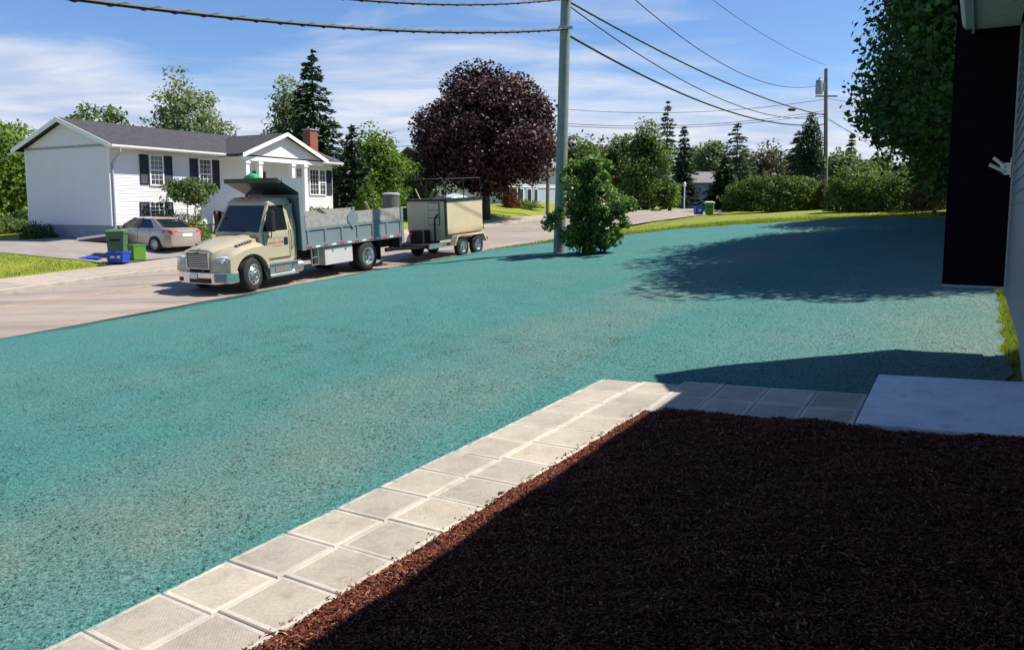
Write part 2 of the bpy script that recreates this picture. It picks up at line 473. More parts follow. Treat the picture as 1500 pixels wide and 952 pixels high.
# ---- ground sheet out to the horizon
def bumps(S, T):
    flat = 1 - sstep(11.2, 13.0, T) * (1 - sstep(-6.6, -5.0, S)) * (1 - sstep(19, 21, T))
    return flat * bumps_raw(S, T)
def bumps_raw(S, T):
    return 0.025 * np.sin(S * 0.71 + 1.3 * np.sin(T * 0.33)) * np.sin(T * 0.57 + 0.6) + 0.012 * np.sin(S * 1.9 + T * 0.8) * np.sin(T * 1.7 - S * 0.6)
A = np.unique(np.concatenate([np.linspace(-60, -30, 8), np.arange(-30, 90, 1.5), np.linspace(90, 200, 20), [260, 350, 500, 700, 900]]))
B = np.unique(np.concatenate([[-700, -450, -300, -200, -140, -100], np.arange(-70, -20, 3.0), np.arange(-20, 30, 1.0), np.arange(30, 70, 4.0), [100, 140, 200, 300, 450, 700]]))
def z_ground(S, T):
    z = zterr(S, T)
    under = sstep(-12.2, -10.6, T) * (1 - sstep(-0.2, 1.4, T - edge_t(S)))
    lawn = sstep(1.0, 2.2, T) * (1 - sstep(17.3, 18.1, T)) * (1 - sstep(15.5, 17.0, S - np.interp(T, [0, 4, 8, 12, 18], [-4, 1.2, 5.5, 6.0, 4.5])))
    return z + bumps(S, T) - 0.30 * under - 0.10 * lawn
tag(gridmesh('ground', A, B, z_ground, 'grass'), kind='structure')

# ---- street
A = np.arange(-45, 130.1, 1.0); B = np.linspace(0, 1, 13)
def road_sheet():
    S, U = np.meshgrid(A, B, indexing='ij'); T = -8.0 + (8.0 + edge_t(S) + 0.06) * U
    X, Y = XY(S, T); Z = zroad(S) - 0.05 + 0.05 * np.sin(np.clip(U, 0, 1) * math.pi)
    V = np.stack([X, Y, Z], -1).reshape(-1, 3); nb = len(B)
    i, j = np.meshgrid(np.arange(len(A) - 1), np.arange(nb - 1), indexing='ij'); q = (i * nb + j).ravel()
    o = npmesh('road', V, np.stack([q + nb, q + nb + 1, q + 1, q], -1), 'asphalt', smooth=True)
    tag(o, kind='structure'); return o
road = road_sheet()
def zroadsheet(s, t):
    U = (t + 8.0) / (8.06 + float(edge_t(s))); return float(zroad(s)) - 0.05 + 0.05 * math.sin(min(max(U, 0), 1) * math.pi)
yl = [(s, -4.45) for s in np.arange(-40, 120, 1.0)]
mb = MB()
for k in range(len(yl) - 1):
    (s0, t0), (s1, t1) = yl[k], yl[k + 1]
    q = []
    for s_, t_ in ((s0, t0 - 0.06), (s1, t1 - 0.06), (s1, t1 + 0.06), (s0, t0 + 0.06)):
        x, y = XY(s_, t_); q.append((x, y, zroadsheet(s_, t_) + 0.006))
    mb.add(q, [(0, 1, 2, 3)])
mb.build('centre_line', 'yellow_paint', road, recalc=False)
# far kerb
def strip(name, s0, s1, prof, m, parent=None, step=1.5, tfun=None):
    """a kerb: profile (t, height over the road) swept along the street"""
    rings = []
    for s_ in np.arange(s0, s1 + 0.01, step):
        ring = []
        for t_, h_ in prof:
            t2 = t_ + (float(tfun(s_)) if tfun else 0.0)
            x, y = XY(s_, t2); ring.append((x, y, float(zroad(s_)) + h_))
        rings.append(ring)
    mb = MB(); mb.loft(rings, cap=True); return mb.build(name, m, parent)
kf = strip('kerb', -45, 1.6, [(-7.99, -0.2), (-7.99, 0.055), (-8.03, 0.07), (-8.15, 0.07), (-8.15, -0.2)], 'kerb')
tag(kf, kind='structure')
kf2 = strip('kerb', 1.503, 120, [(-7.99, -0.2), (-7.99, 0.03), (-8.03, 0.045), (-8.15, 0.045), (-8.15, -0.2)], 'kerb')
tag(kf2, kind='structure')
kn = strip('kerb', -45, 6.0, [(0.07, -0.2), (0.07, 0.015), (0.09, 0.03), (0.19, 0.03), (0.19, -0.2)], 'kerb_dark', tfun=edge_t)
tag(kn, kind='structure')
# far sidewalk: slabs on a bed
swb = strip('sidewalk', -45, 110, [(-8.16, -0.2), (-8.16, 0.035), (-10.95, 0.045), (-10.95, -0.2)], 'bedding')
tag(swb, kind='structure')
for k in range(36):
    s0 = -22 + k * 1.8; s1 = s0 + 1.785
    mbx = MB(); vs = []
    for s_, t_, h_ in ((s0, -8.17, .03), (s1, -8.17, .03), (s1, -10.9, .04), (s0, -10.9, .04), (s0, -8.17, .072), (s1, -8.17, .072), (s1, -10.9, .092), (s0, -10.9, .092)):
        x, y = XY(s_, t_); vs.append((x, y, float(zroad(s_)) + h_))
    mbx.add(vs, [(3, 2, 1, 0), (4, 5, 6, 7), (0, 1, 5, 4), (1, 2, 6, 5), (2, 3, 7, 6), (3, 0, 4, 7)])
    mbx.build('slab', 'sidewalk', swb)
# driveway of the white house
def zdrive(S, T): return zterr(S, T) + bumps(S, T) + 0.045
def polysheet(name, pts, m, dz, step=0.45, zf=None):
    """a sheet over a street-frame polygon: clipped grid cells"""
    from mathutils import geometry
    bm = bmesh.new()
    ps = [Vector((a, b, 0)) for a, b in pts]
    f = bm.faces.new([bm.verts.new(p) for p in ps])
    bmesh.ops.triangulate(bm, faces=[f])
    lo = [min(p[i] for p in ps) for i in (0, 1)]; hi = [max(p[i] for p in ps) for i in (0, 1)]
    for ax in (0, 1):
        c = lo[ax] + step
        while c < hi[ax]:
            co = Vector((c, 0, 0)) if ax == 0 else Vector((0, c, 0)); no = Vector((1, 0, 0)) if ax == 0 else Vector((0, 1, 0))
            bmesh.ops.bisect_plane(bm, geom=bm.verts[:] + bm.edges[:] + bm.faces[:], plane_co=co, plane_no=no)
            c += step
    for v in bm.verts:
        s_, t_ = v.co.x, v.co.y; x, y = XY(s_, t_)
        zb = float(zterr(s_, t_) + bumps(s_, t_)) if zf is None else zf(s_, t_)
        v.co = (x, y, zb + dz)
    bmesh.ops.recalc_face_normals(bm, faces=bm.faces)
    me = bpy.data.meshes.new(name); bm.to_mesh(me); bm.free()
    if me.polygons and sum(p.normal.z for p in me.polygons) < 0: me.flip_normals()
    me.materials.append(MATS[m]); o = bpy.data.objects.new(name, me); COL.objects.link(o)
    return o
dr = polysheet('driveway', [(2.6, -10.88), (9.5, -10.88), (9.5, -15.4), (5.0, -16.4), (2.0, -19.5), (-3, -22), (-8, -24), (-8, -20.5), (-2, -16.6), (0.4, -14.6), (2.0, -12.6)], 'drive', 0.03)
tag(dr, kind='structure')

# ---- hydroseeded lawn
NS, NT = 150, 70
slist = np.linspace(0, 1, NS); tl = np.linspace(0, 1, NT)
TE_T = [0.1, 0.59, 0.54, 1.72, 4.12, 5.24, 7.97, 10.23, 12.99, 16.58, 18.1]
TE_S = [5.0, 6.6, 11.2, 14.9, 17.1, 19.7, 21.5, 22.5, 21.7, 20.6, 20.0]
def s_top(t): return np.interp(t, TE_T, np.maximum.accumulate([5, 6.6, 11.2, 14.9, 17.1, 19.7, 21.5, 22.5, 22.5, 22.5, 22.5])) - 2.0 * sstep(11, 18, t)
def inwalk(S, T):
    tl_ = 13.47 + dt_ds * (S + 13.34)
    a = sstep(0.03, 0.12, T - tl_) * np.where(S < -8.33, 1.0, 1 - sstep(0.95, 1.02, T - tl_)) * (S < -7.2)
    b = sstep(14.2, 14.3, T) * sstep(-8.3, -8.25, S) * (1 - sstep(-7.2, -7.1, S)) * (T < 17.5)
    return np.maximum(a, b)
def nearwalk(S, T):
    tl_ = 13.47 + 0.073 * (S + 13.34)
    a = sstep(-0.8, -0.05, T - tl_) * (1 - sstep(-7.0, -6.2, S)) * (1 - sstep(17.0, 18.0, T))
    return a
dt_ds = 0.073
def hydro():
    T1 = np.unique(np.concatenate([np.linspace(0.2, 2, 10), np.linspace(2, 18.08, 62)]))
    U, T = np.meshgrid(np.linspace(0, 1, 160), T1, indexing='ij')
    s0 = -32.0; S = s0 + (s_top(T) - s0) * U
    wob = 0.10 * np.sin(S * 3.1) + 0.05 * np.sin(S * 7.3 + 1)
    T = T + wob * (T > 18.0) * 0.5 + 0.08 * np.sin(S * 2.3) * (T < 0.25) * 0.3
    X, Y = XY(S, T); edge = sstep(0.2, 0.7, T)
    Z = zterr(S, T) + bumps(S, T) + 0.012 * np.sin(X * 5.1 + np.sin(Y * 3)) * np.sin(Y * 4.3) * 0.6 + 0.02 * edge + 0.005 - 0.075 * inwalk(S, T) - 0.035 * nearwalk(S, T)
    V = np.stack([X, Y, Z], -1).reshape(-1, 3); nb = len(T1); na = 160
    i, j = np.meshgrid(np.arange(na - 1), np.arange(nb - 1), indexing='ij'); q = (i * nb + j).ravel()
    return npmesh('lawn', V, np.stack([q + nb, q + nb + 1, q + 1, q], -1), 'hydroseed', smooth=True)
tag(hydro(), kind='structure')
def zlawn(s, t): return float(zterr(s, t) + bumps(s, t)) + 0.025
# loose pulp and soil crumbs on the near part of it
def crumbs(n, smin, smax, tmin, tmax, a, b):
    S = rng.uniform(smin, smax, n); T = rng.uniform(tmin, tmax, n)
    X, Y = XY(S, T); Z = zterr(S, T) + bumps(S, T) + 0.025 - 0.035 * nearwalk(S, T)
    r = a + (b - a) * rng.random(n) ** 6
    dirs = np.array([[1, 0, 0], [-.5, .87, 0], [-.5, -.87, 0], [0, 0, 1.0]]) 
    ang = rng.uniform(0, 6.28, n); ca, sa = np.cos(ang), np.sin(ang)
    st = rng.uniform(0.6, 1.9, n)
    V = np.zeros((n, 4, 3))
    for k in range(4):
        dx, dy, dz = dirs[k]; dx = dx * st
        V[:, k, 0] = X + r * (dx * ca - dy * sa); V[:, k, 1] = Y + r * (dx * sa + dy * ca); V[:, k, 2] = Z + r * dz * 0.9 - 0.002
    q = np.arange(n)[:, None] * 4
    F_ = np.concatenate([q + np.array([[0, 1, 3]]), q + np.array([[1, 2, 3]]), q + np.array([[2, 0, 3]])])
    return V.reshape(-1, 3), F_
v1, f1 = crumbs(90000, -14.5, -5, 5.5, 13.80, 0.0025, 0.0125)
v2, f2 = crumbs(40000, -7.0, 3, 7, 18, 0.0035, 0.014)
co = npmesh('pulp_crumbs', np.concatenate([v1, v2]), np.concatenate([f1, f2 + len(v1)]), 'pulp_crumb')
tag(co, 'loose crumbs of teal pulp and dark soil on the sprayed lawn', 'pulp', kind='stuff')
# soil edge where the lawn meets the walk
v1, f1 = crumbs(5000, -14.4, -7.2, 13.2, 13.62, 0.006, 0.028)

# ---- walkway of slabs
walk = empty('walkway', (0, 0, 0)); tag(walk, kind='structure')
def frame(s, t, dz=0.0, yaw=0.0):
    x, y = XY(s, t); z = float(zterr(s, t)) + dz
    e1 = Vector((SD[0], SD[1], 0.058)); e2 = Vector((SN[0], SN[1], 0.048))
    e1.normalize(); nrm = e2.cross(e1) * -1; nrm = e1.cross(e2); 
    if nrm.z < 0: nrm = -nrm
    nrm.normalize(); e2 = e1.cross(nrm) 
    M = Matrix((( e1.x, e2.x, nrm.x, x), (e1.y, e2.y, nrm.y, y), (e1.z, e2.z, nrm.z, z), (0, 0, 0, 1)))
    if M.to_3x3().determinant() < 0: M = Matrix(((e1.x, -e2.x, nrm.x, x), (e1.y, -e2.y, nrm.y, y), (e1.z, -e2.z, nrm.z, z), (0, 0, 0, 1)))
    return M @ Matrix.Rotation(yaw, 4, 'Z')
def paver_mesh(a, b, h=0.055, rim=0.030, face='paver_face'):
    """slab a x b with a smooth raised rim and a slightly sunk ribbed field"""
    mb = MB(); x, y = a / 2, b / 2; c = 0.007
    r0 = [(-x, -y, 0), (x, -y, 0), (x, y, 0), (-x, y, 0)]
    r1 = [(-x, -y, h - c), (x, -y, h - c), (x, y, h - c), (-x, y, h - c)]
    r2 = [(-x + c, -y + c, h), (x - c, -y + c, h), (x - c, y - c, h), (-x + c, y - c, h)]
    xi, yi = x - rim, y - rim
    r3 = [(-xi, -yi, h), (xi, -yi, h), (xi, yi, h), (-xi, yi, h)]
    xj, yj = xi - 0.008, yi - 0.008
    r4 = [(-xj, -yj, h - 0.003), (xj, -yj, h - 0.003), (xj, yj, h - 0.003), (-xj, yj, h - 0.003)]
    mb.loft([r0, r1, r2, r3, r4], 0, cap=False)
    mb.add(r4, [(0, 1, 2, 3)], 1)
    me_o = mb.build('paver', ['paver_rim', face], walk, recalc=True)
    return me_o
PROW = 0.473
dt_ds = 0.073
first = None
pr = random.Random(3)
def put_paver(src, s, t, yaw, dz=0.0):
    o = src if src.get('free', 0) else share(src, 'paver', walk)
    if src.get('free', 0): del src['free']
    M = frame(s, t, dz - 0.050 + pr.uniform(-0.003, 0.003), yaw + pr.uniform(-0.006, 0.006))
    M = M @ Matrix.Rotation(pr.uniform(-0.006, 0.006), 4, 'X') @ Matrix.Rotation(pr.uniform(-0.006, 0.006), 4, 'Y')
    o.matrix_world = M
pm = paver_mesh(PROW - 0.006, 0.517); pm['free'] = 1
pmb = paver_mesh(PROW - 0.006, 0.517, face='paver_plain'); pmb['free'] = 1
yw = math.atan(dt_ds)
i = 0
while True:
    s0 = -15.28 + i * PROW
    if s0 > -7.4: break
    sc = s0 + PROW / 2; tl_ = 13.47 + dt_ds * (sc + 13.34)
    for k in range(2):
        put_paver(pm if (i in (1, 2, 3, 4) or pr.random() < 0.15) else pmb, sc, tl_ + 0.26 + k * 0.522, -yw)
    i += 1
pm2 = paver_mesh(0.604, 0.483, face='paver_plain'); pm2['free'] = 1
for k in range(4):
    for s_ in (-8.02, -7.41):
        put_paver(pm2, s_ + 0.01 * k * -1, 15.13 + k * 0.487, 0.0, 0.0)
# bedding under the slabs
bd = polysheet('walkway_bed', [(-15.2, 13.36), (-8.3, 13.86), (-7.08, 14.02), (-7.08, 17.2), (-8.36, 17.2), (-8.36, 14.86), (-15.2, 14.4)], 'bedding', -0.035, 0.5, zf=lambda s_, t_: float(zterr(s_, t_)))
bd.parent = walk; bd.name = 'bedding'

# ---- concrete landing
lz = float(zterr(-7.4, 16.8)) + 0.115
lb = MB(); lb.box(-0.92, 0.92, -0.74, 0.74, -0.30, 0.0)
land = lb.build('concrete_landing', 'landing', bevel=0.012)
land.matrix_world = frame(-7.39, 17.60, 0.055)
tag(land, 'pale grey concrete landing slab at the end of the walkway', 'landing slab')

# ---- mulch bed
MS0, MS1 = -21.0, -8.325
def mulch_z(S, T):
    tl_ = 13.47 + dt_ds * (S + 13.34) + 1.0
    e = sstep(0.0, 0.35, T - tl_) * sstep(0.0, 0.10, MS1 - S)
    n = 0.028 * np.sin(S * 2.7 + np.sin(T * 2.1) * 1.4) * np.sin(T * 3.1 + S * .6) + 0.014 * np.sin(S * 9.1 + 2 * np.sin(T * 4)) * np.sin(T * 8.3 + S) + 0.010 * np.sin(S * 23 + T * 5) * np.sin(T * 19 - S * 7)
    return zterr(S, T) - 0.012 + 0.072 * e + n * (0.3 + 0.7 * e)
def mulch():
    A = np.arange(MS0, MS1 + 0.001, 0.06); U = np.linspace(0, 1, 60)
    S, UU = np.meshgrid(A, U, indexing='ij'); t0 = 13.47 + dt_ds * (S + 13.34) + 0.96
    T = t0 + (18.3 - t0) * UU; X, Y = XY(S, T); Z = mulch_z(S, T)
    V = np.stack([X, Y, Z], -1).reshape(-1, 3); nb = len(U)
    i, j = np.meshgrid(np.arange(len(A) - 1), np.arange(nb - 1), indexing='ij'); q = (i * nb + j).ravel()
    return npmesh('mulch_bed', V, np.stack([q + nb, q + nb + 1, q + 1, q], -1), 'mulch_soil', smooth=True)
tag(mulch(), kind='structure')
def chips(n):
    S = rng.uniform(-13.9, MS1 + 0.02, n); t0 = 13.47 + dt_ds * (S + 13.34) + 1.035
    T = t0 + (18.2 - t0) * rng.random(n) + rng.normal(0, 0.006, n)
    ns = 160; T[:ns] = t0[:ns] - np.abs(rng.normal(0, 0.03, ns))
    X, Y = XY(S, T); Z = mulch_z(S, T) + rng.uniform(-0.004, 0.016, n); Z[:ns] = zterr(S[:ns], T[:ns]) + 0.008
    L = 0.012 + 0.045 * rng.random(n) ** 2.2 + 0.05 * (rng.random(n) > .985); W = 0.0025 + 0.007 * rng.random(n) ** 1.5 + 0.006 * (rng.random(n) > .98); Hh = 0.0015 + 0.003 * rng.random(n)
    a = rng.uniform(0, 6.283, n); pt = rng.normal(0, 0.35, n); rl = rng.normal(0, 0.6, n)
    d = np.stack([np.cos(a) * np.cos(pt), np.sin(a) * np.cos(pt), np.sin(pt)], -1)
    sd = np.stack([-np.sin(a), np.cos(a), np.zeros(n)], -1); up = np.cross(d, sd)
    s2 = sd * np.cos(rl)[:, None] + up * np.sin(rl)[:, None]; u2 = np.cross(d, s2)
    C = np.stack([X, Y, Z], -1); V = np.zeros((n, 6, 3))
    # a splinter: triangular section, pointed ends
    V[:, 0] = C - d * L[:, None] * .5 + s2 * W[:, None] * .4; V[:, 1] = C - d * L[:, None] * .5 - s2 * W[:, None] * .4
    V[:, 2] = C + s2 * W[:, None] + u2 * Hh[:, None] * 0; V[:, 3] = C - s2 * W[:, None]
    V[:, 4] = C + u2 * Hh[:, None] * 1.6; V[:, 5] = C + d * L[:, None] * .5 - u2 * Hh[:, None] * .5
    q = np.arange(n)[:, None] * 6
    F_ = np.concatenate([q + np.array([k]) for k in ([0, 2, 4], [1, 4, 3], [0, 4, 1], [2, 5, 4], [3, 4, 5], )])
    return V.reshape(-1, 3), F_
v, f = chips(130000)
tag(npmesh('mulch_chips', v, f, 'mulch_chip'), 'shredded red-brown bark mulch beside the slab walkway', 'mulch', kind='stuff')

# ---- blades of grass in the strip beside the house and along the lawn's far edge
leafmat('blade', [(0.12, 0.18, 0.02), (0.24, 0.30, 0.035), (0.36, 0.38, 0.07)], 0.35, 1.0)
def blades(S, T, h0, h1, w):
    n = len(S); X, Y = XY(S, T); Z = zterr(S, T) + bumps(S, T) - 0.01
    a = rng.uniform(0, 6.283, n); h = rng.uniform(h0, h1, n); ln = rng.normal(0, 0.35, (n, 2)) * h[:, None]
    V = np.zeros((n, 3, 3)); dx, dy = np.cos(a) * w, np.sin(a) * w
    V[:, 0] = np.stack([X - dx, Y - dy, Z], -1); V[:, 1] = np.stack([X + dx, Y + dy, Z], -1)
    V[:, 2] = np.stack([X + ln[:, 0], Y + ln[:, 1], Z + h], -1)
    return V.reshape(-1, 3), np.arange(n * 3).reshape(-1, 3)
n = 26000
S1 = rng.uniform(-5.5, 6, n); T1 = 18.07 + np.abs(rng.normal(0, 0.25, n)) + 0.04 * np.sin(S1 * 7)
n2 = 22000
T2 = rng.uniform(0.3, 16, n2); S2 = s_top(T2) + np.abs(rng.normal(0, 2.2, n2)) - 0.15
v1, f1 = blades(S1, T1, 0.05, 0.13, 0.006); v2, f2 = blades(S2, T2, 0.05, 0.12, 0.012)
S3 = rng.uniform(-12, 3.0, 16000); T3 = -11.05 - rng.random(16000) * 4.5
k3 = (T3 > np.interp(S3, [-8, -2, 0.4, 2, 2.6], [-20, -16.6, -14.6, -12.6, -11])); S3, T3 = S3[k3], T3[k3]
v3, f3 = blades(S3, T3, 0.05, 0.11, 0.010)
tag(npmesh('grass_blades', np.concatenate([v1, v2, v3]), np.concatenate([f1, f2 + len(v1), f3 + len(v1) + len(v2)]), 'blade'), 'short green grass blades at the edges of the lawns', 'grass', kind='stuff')
# ================================================================== houses
mat('siding_white', (0.70, 0.71, 0.72), 0.55, var=0.03, vscale=2)
mat('trim_white', (0.80, 0.80, 0.79), 0.5, var=0.03)
mat('soffit_cream', (0.62, 0.60, 0.52), 0.6, var=0.04)
mat('foundation', (0.33, 0.34, 0.36), 0.9, var=0.12, vscale=3, bump=0.3)
mat('shutter_navy', (0.020, 0.026, 0.042), 0.45, var=0.15)
mat('brick_red', (0.26, 0.085, 0.055), 0.85, var=0.3, vscale=12, bump=0.4, bscale=40)
def m_shingle(name, lo, hi):
    m, n, l, b = nmat(name)
    br = tex(n, l, 'ShaderNodeTexBrick', scale=1.0, sc3=(3.2, 7.0, 7.0))
    br.inputs['Color1'].default_value = (*lo, 1); br.inputs['Color2'].default_value = (*hi, 1); br.inputs['Mortar'].default_value = (*[c * 0.55 for c in lo], 1)
    br.inputs['Mortar Size'].default_value = 0.015; br.inputs['Scale'].default_value = 1.0
    f = tex(n, l, scale=14, detail=5, rough=0.7)
    c = mixc(n, l, 1.0, br.outputs['Color'], rampn(n, l, f.outputs['Fac'], [(0.3, (0.75, 0.75, 0.75)), (0.7, (1.2, 1.18, 1.2))]), 'MULTIPLY')
    l.new(c, b.inputs['Base Color']); b.inputs['Roughness'].default_value = 0.9; b.inputs['Specular IOR Level'].default_value = 0.2
    l.new(bumpn(n, l, br.outputs['Fac'], 0.3, 0.01), b.inputs['Normal'])
m_shingle('shingle_grey', (0.052, 0.049, 0.054), (0.092, 0.086, 0.092))
m_shingle('shingle_pale', (0.20, 0.19, 0.19), (0.28, 0.27, 0.27))
def m_glass(name, tint=(0.02, 0.025, 0.03), rough=0.06):
    m, n, l, b = nmat(name)
    b.inputs['Base Color'].default_value = (*tint, 1); b.inputs['Roughness'].default_value = rough
    b.inputs['Specular IOR Level'].default_value = 0.9
    t = tex(n, l, scale=1.6, detail=2)
    l.new(bumpn(n, l, t.outputs['Fac'], 0.05, 0.02), b.inputs['Normal'])
m_glass('window_glass', (0.045, 0.055, 0.065))
mat('curtain', (0.42, 0.42, 0.40), 0.9, var=0.2, vscale=9)

def lap_wall(mb, p0, p1, z0, z1, step=0.115, lip=0.012, mi=0):
    """clapboards from p0 to p1 (the outside on the right-hand side of that walk)"""
    p0, p1 = Vector((*p0, 0)), Vector((*p1, 0)); d = (p1 - p0).normalized(); nrm = Vector((d.y, -d.x, 0))
    z = z0
    while z < z1 - 1e-4:
        zt = min(z + step, z1); o = nrm * lip
        mb.add([p0 + o + Vector((0, 0, z)), p1 + o + Vector((0, 0, z)), p1 + Vector((0, 0, zt)), p0 + Vector((0, 0, zt))], [(0, 1, 2, 3)], mi)
        mb.add([p0 + Vector((0, 0, z)), p1 + Vector((0, 0, z)), p1 + o + Vector((0, 0, z)), p0 + o + Vector((0, 0, z))], [(0, 1, 2, 3)], mi)
        z = zt
def window(parent, x0, x1, z0, z1, y=0.0, muntx=2, muntz=4, dbl=True, name='window', glass='window_glass', sgn=-1):
    """window in a wall whose outside looks to -y: casing, pane, bars"""
    mb = MB(); fr = 0.07; yo = y + sgn * 0.05; yi = y + sgn * 0.004
    ys = sorted((yo, yi))
    mb.box(x0 - fr, x0, ys[0], ys[1], z0 - fr, z1 + fr); mb.box(x1, x1 + fr, ys[0], ys[1], z0 - fr, z1 + fr)
    mb.box(x0, x1, ys[0], ys[1], z1, z1 + fr); mb.box(x0, x1, ys[0], ys[1], z0 - fr, z0)
    w = mb.build(name, 'trim_white', parent)
    pn = MB(); q = sorted((y + sgn * 0.010, y + sgn * 0.018)); pn.box(x0, x1, q[0], q[1], z0, z1); pn.build('pane', glass, w)
    mm = MB(); q = sorted((y + sgn * 0.020, y + sgn * 0.034))
    for k in range(1, muntx + 1):
        xc = x0 + (x1 - x0) * k / (muntx + 1); mm.box(xc - 0.009, xc + 0.009, q[0], q[1], z0, z1)
    for k in range(1, muntz + 1):
        zc = z0 + (z1 - z0) * k / (muntz + 1); mm.box(x0, x1, q[0] - 0.001, q[1] + 0.001, zc - 0.009, zc + 0.009)
    if dbl:
        zc = (z0 + z1) / 2; q = sorted((y + sgn * 0.019, y + sgn * 0.042)); mm.box(x0, x1, q[0], q[1], zc - 0.03, zc + 0.03)
    if mm.v: mm.build('muntin', 'trim_white', w)
    return w
def shutter(parent, x0, x1, z0, z1, y=0.0, m='shutter_navy'):
    mb = MB(); mb.box(x0, x0 + 0.05, y - 0.045, y - 0.014, z0, z1); mb.box(x1 - 0.05, x1, y - 0.045, y - 0.014, z0, z1)
    for a, b in ((z0, z0 + 0.06), (z1 - 0.06, z1), ((z0 + z1) / 2 - 0.03, (z0 + z1) / 2 + 0.03)): mb.box(x0 + 0.05, x1 - 0.05, y - 0.043, y - 0.014, a, b)
    z = z0 + 0.06
    while z < z1 - 0.09:
        mb.add([(x0 + .05, y - .036, z), (x1 - .05, y - .036, z), (x1 - .05, y - .018, z + .04), (x0 + .05, y - .018, z + .04)], [(0, 1, 2, 3)]); z += 0.042
    return mb.build('shutter', m, parent)

# ---- white split-level house across the street
HA = Vector((-17.25, 34.0)); HDIR = Vector((0.47, 0.883)).normalized(); HANG = math.atan2(HDIR.y, HDIR.x)
HZ = CAMZ - 1.22; HL, HD, HE = 14.2, 6.0, 4.06        # length, depth, eave height
house = empty('split_level_house', (HA.x, HA.y, HZ), HANG)
tag(house, 'white clapboard split-level house with dark shutters and a columned porch', 'house')
def hloc(u, v, y=0.0):
    """local (x, z) on the plane y of the house met in the direction u, v"""
    r = ray(u, v); ca, sa = math.cos(HANG), math.sin(HANG)
    ny = Vector((-sa, ca)); d = (ny.dot(HA) + y) / (ny.x * r.x + ny.y * r.y)
    px, py = r.x * d - HA.x, r.y * d - HA.y
    return px * ca + py * sa, r.z * d + CAMZ - HZ
mb = MB()
lap_wall(mb, (0, 0), (HL, 0), 0.62, HE); lap_wall(mb, (HL, 0), (HL, HD), 0.62, HE); lap_wall(mb, (HL, HD), (0, HD), 0.62, HE); lap_wall(mb, (0, HD), (0, 0), 0.62, HE)
mb.build('wall', 'siding_white', house, recalc=False)
fb = MB(); fb.box(0.03, HL - 0.03, 0.03, HD - 0.03, -1.2, 0.62); fb.build('foundation', 'foundation', house)
for cx, cy in ((0, 0), (HL, 0), (0, HD), (HL, HD)): ct = MB(); ct.box(cx - 0.02 if cx == 0 else cx - 0.08, cx + 0.08 if cx == 0 else cx + 0.02, cy - 0.02 if cy == 0 else cy - 0.08, cy + 0.08 if cy == 0 else cy + 0.02, 0.60, HE).build('corner_board', 'trim_white', house)
RH = 1.28; OV = 0.55; OG = 0.30                       # ridge rise, eave and gable overhang
ridge = HE + RH; sl = RH / (HD / 2 + OV)
for x0, x1 in ((0.0, 0.03), (HL - 0.03, HL)):         # gable ends with their own flat panels
    mb = MB(); mb.prism([(0, HE), (HD, HE), (HD / 2, ridge - 0.16)], x0, x1, 'x'); mb.build('gable', 'siding_white', house)
mb = MB(); mb.box(-0.025, 0.0, -0.02, HD + 0.02, HE - 0.06, HE + 0.05); mb.build('gable_trim', 'foundation', house)
mb = MB(); th = 0.10
for sg in (0, 1):
    ya, yb = (-OV, HD / 2) if sg == 0 else (HD + OV, HD / 2)
    za = ridge - sl * (HD / 2 + OV)
    mb.add([(-OG, ya, za), (HL + OG, ya, za), (HL + OG, yb, ridge), (-OG, yb, ridge), (-OG, ya, za - th), (HL + OG, ya, za - th), (HL + OG, yb, ridge - th), (-OG, yb, ridge - th)],
           [(0, 1, 2, 3), (7, 6, 5, 4), (0, 4, 5, 1), (1, 5, 6, 2), (3, 7, 4, 0)])
roof = mb.build('roof', 'shingle_grey', house)
za = ridge - sl * (HD / 2 + OV)
for xx in (-OG - 0.03, HL + OG + 0.002):
    for ya in (-OV, HD + OV):
        mb = MB(); mb.add([(xx, ya, za - 0.19), (xx, HD / 2, ridge - 0.19), (xx, HD / 2, ridge + 0.015), (xx, ya, za + 0.015), (xx + .028, ya, za - 0.19), (xx + .028, HD / 2, ridge - 0.19), (xx + .028, HD / 2, ridge + 0.015), (xx + .028, ya, za + 0.015)],
               [(0, 1, 2, 3), (7, 6, 5, 4), (0, 4, 5, 1), (2, 6, 7, 3), (0, 3, 7, 4)]).build('rake_board', 'trim_white', roof)
mb = MB(); mb.box(-OG, HL + OG, -OV + 0.02, -0.02, za - th - 0.05, za - th - 0.015); mb.build('soffit', 'soffit_cream', roof); mb = MB(); mb.box(-OG, HL + OG, HD + 0.02, HD + OV, za - th - 0.05, za - th - 0.015)
mb.build('soffit', 'soffit_cream', roof)
mb = MB(); mb.prism([(-OV - 0.13, za - 0.02), (-OV - 0.12, za - 0.10), (-OV - 0.06, za - 0.15), (-OV - 0.004, za - 0.15), (-OV - 0.004, za - 0.02)], -OG, HL + OG, 'x')
mb.build('gutter', 'trim_white', roof)
mb = MB(); mb.tube([(0.12, -OV - 0.06, za - 0.12), (0.12, -OV - 0.06, za - 0.3), (0.1, -0.07, za - 0.75), (0.1, -0.07, 0.2)], 0.045, 8)
mb.build('downspout', 'foundation', house)
# chimney: courses of brick
cx0, _ = hloc(446, 220, 3.2); cx1 = cx0 + 0.70
ch = MB(); ch.box(cx0 + .01, cx1 - .01, 2.72, 3.32, ridge - 0.7, ridge + 0.86); chim = ch.build('chimney', 'brick_red', roof)
cap = MB(); cap.box(cx0 - 0.06, cx1 + 0.06, 2.66, 3.38, ridge + 0.863, ridge + 0.93); cap.build('cap', 'foundation', chim)
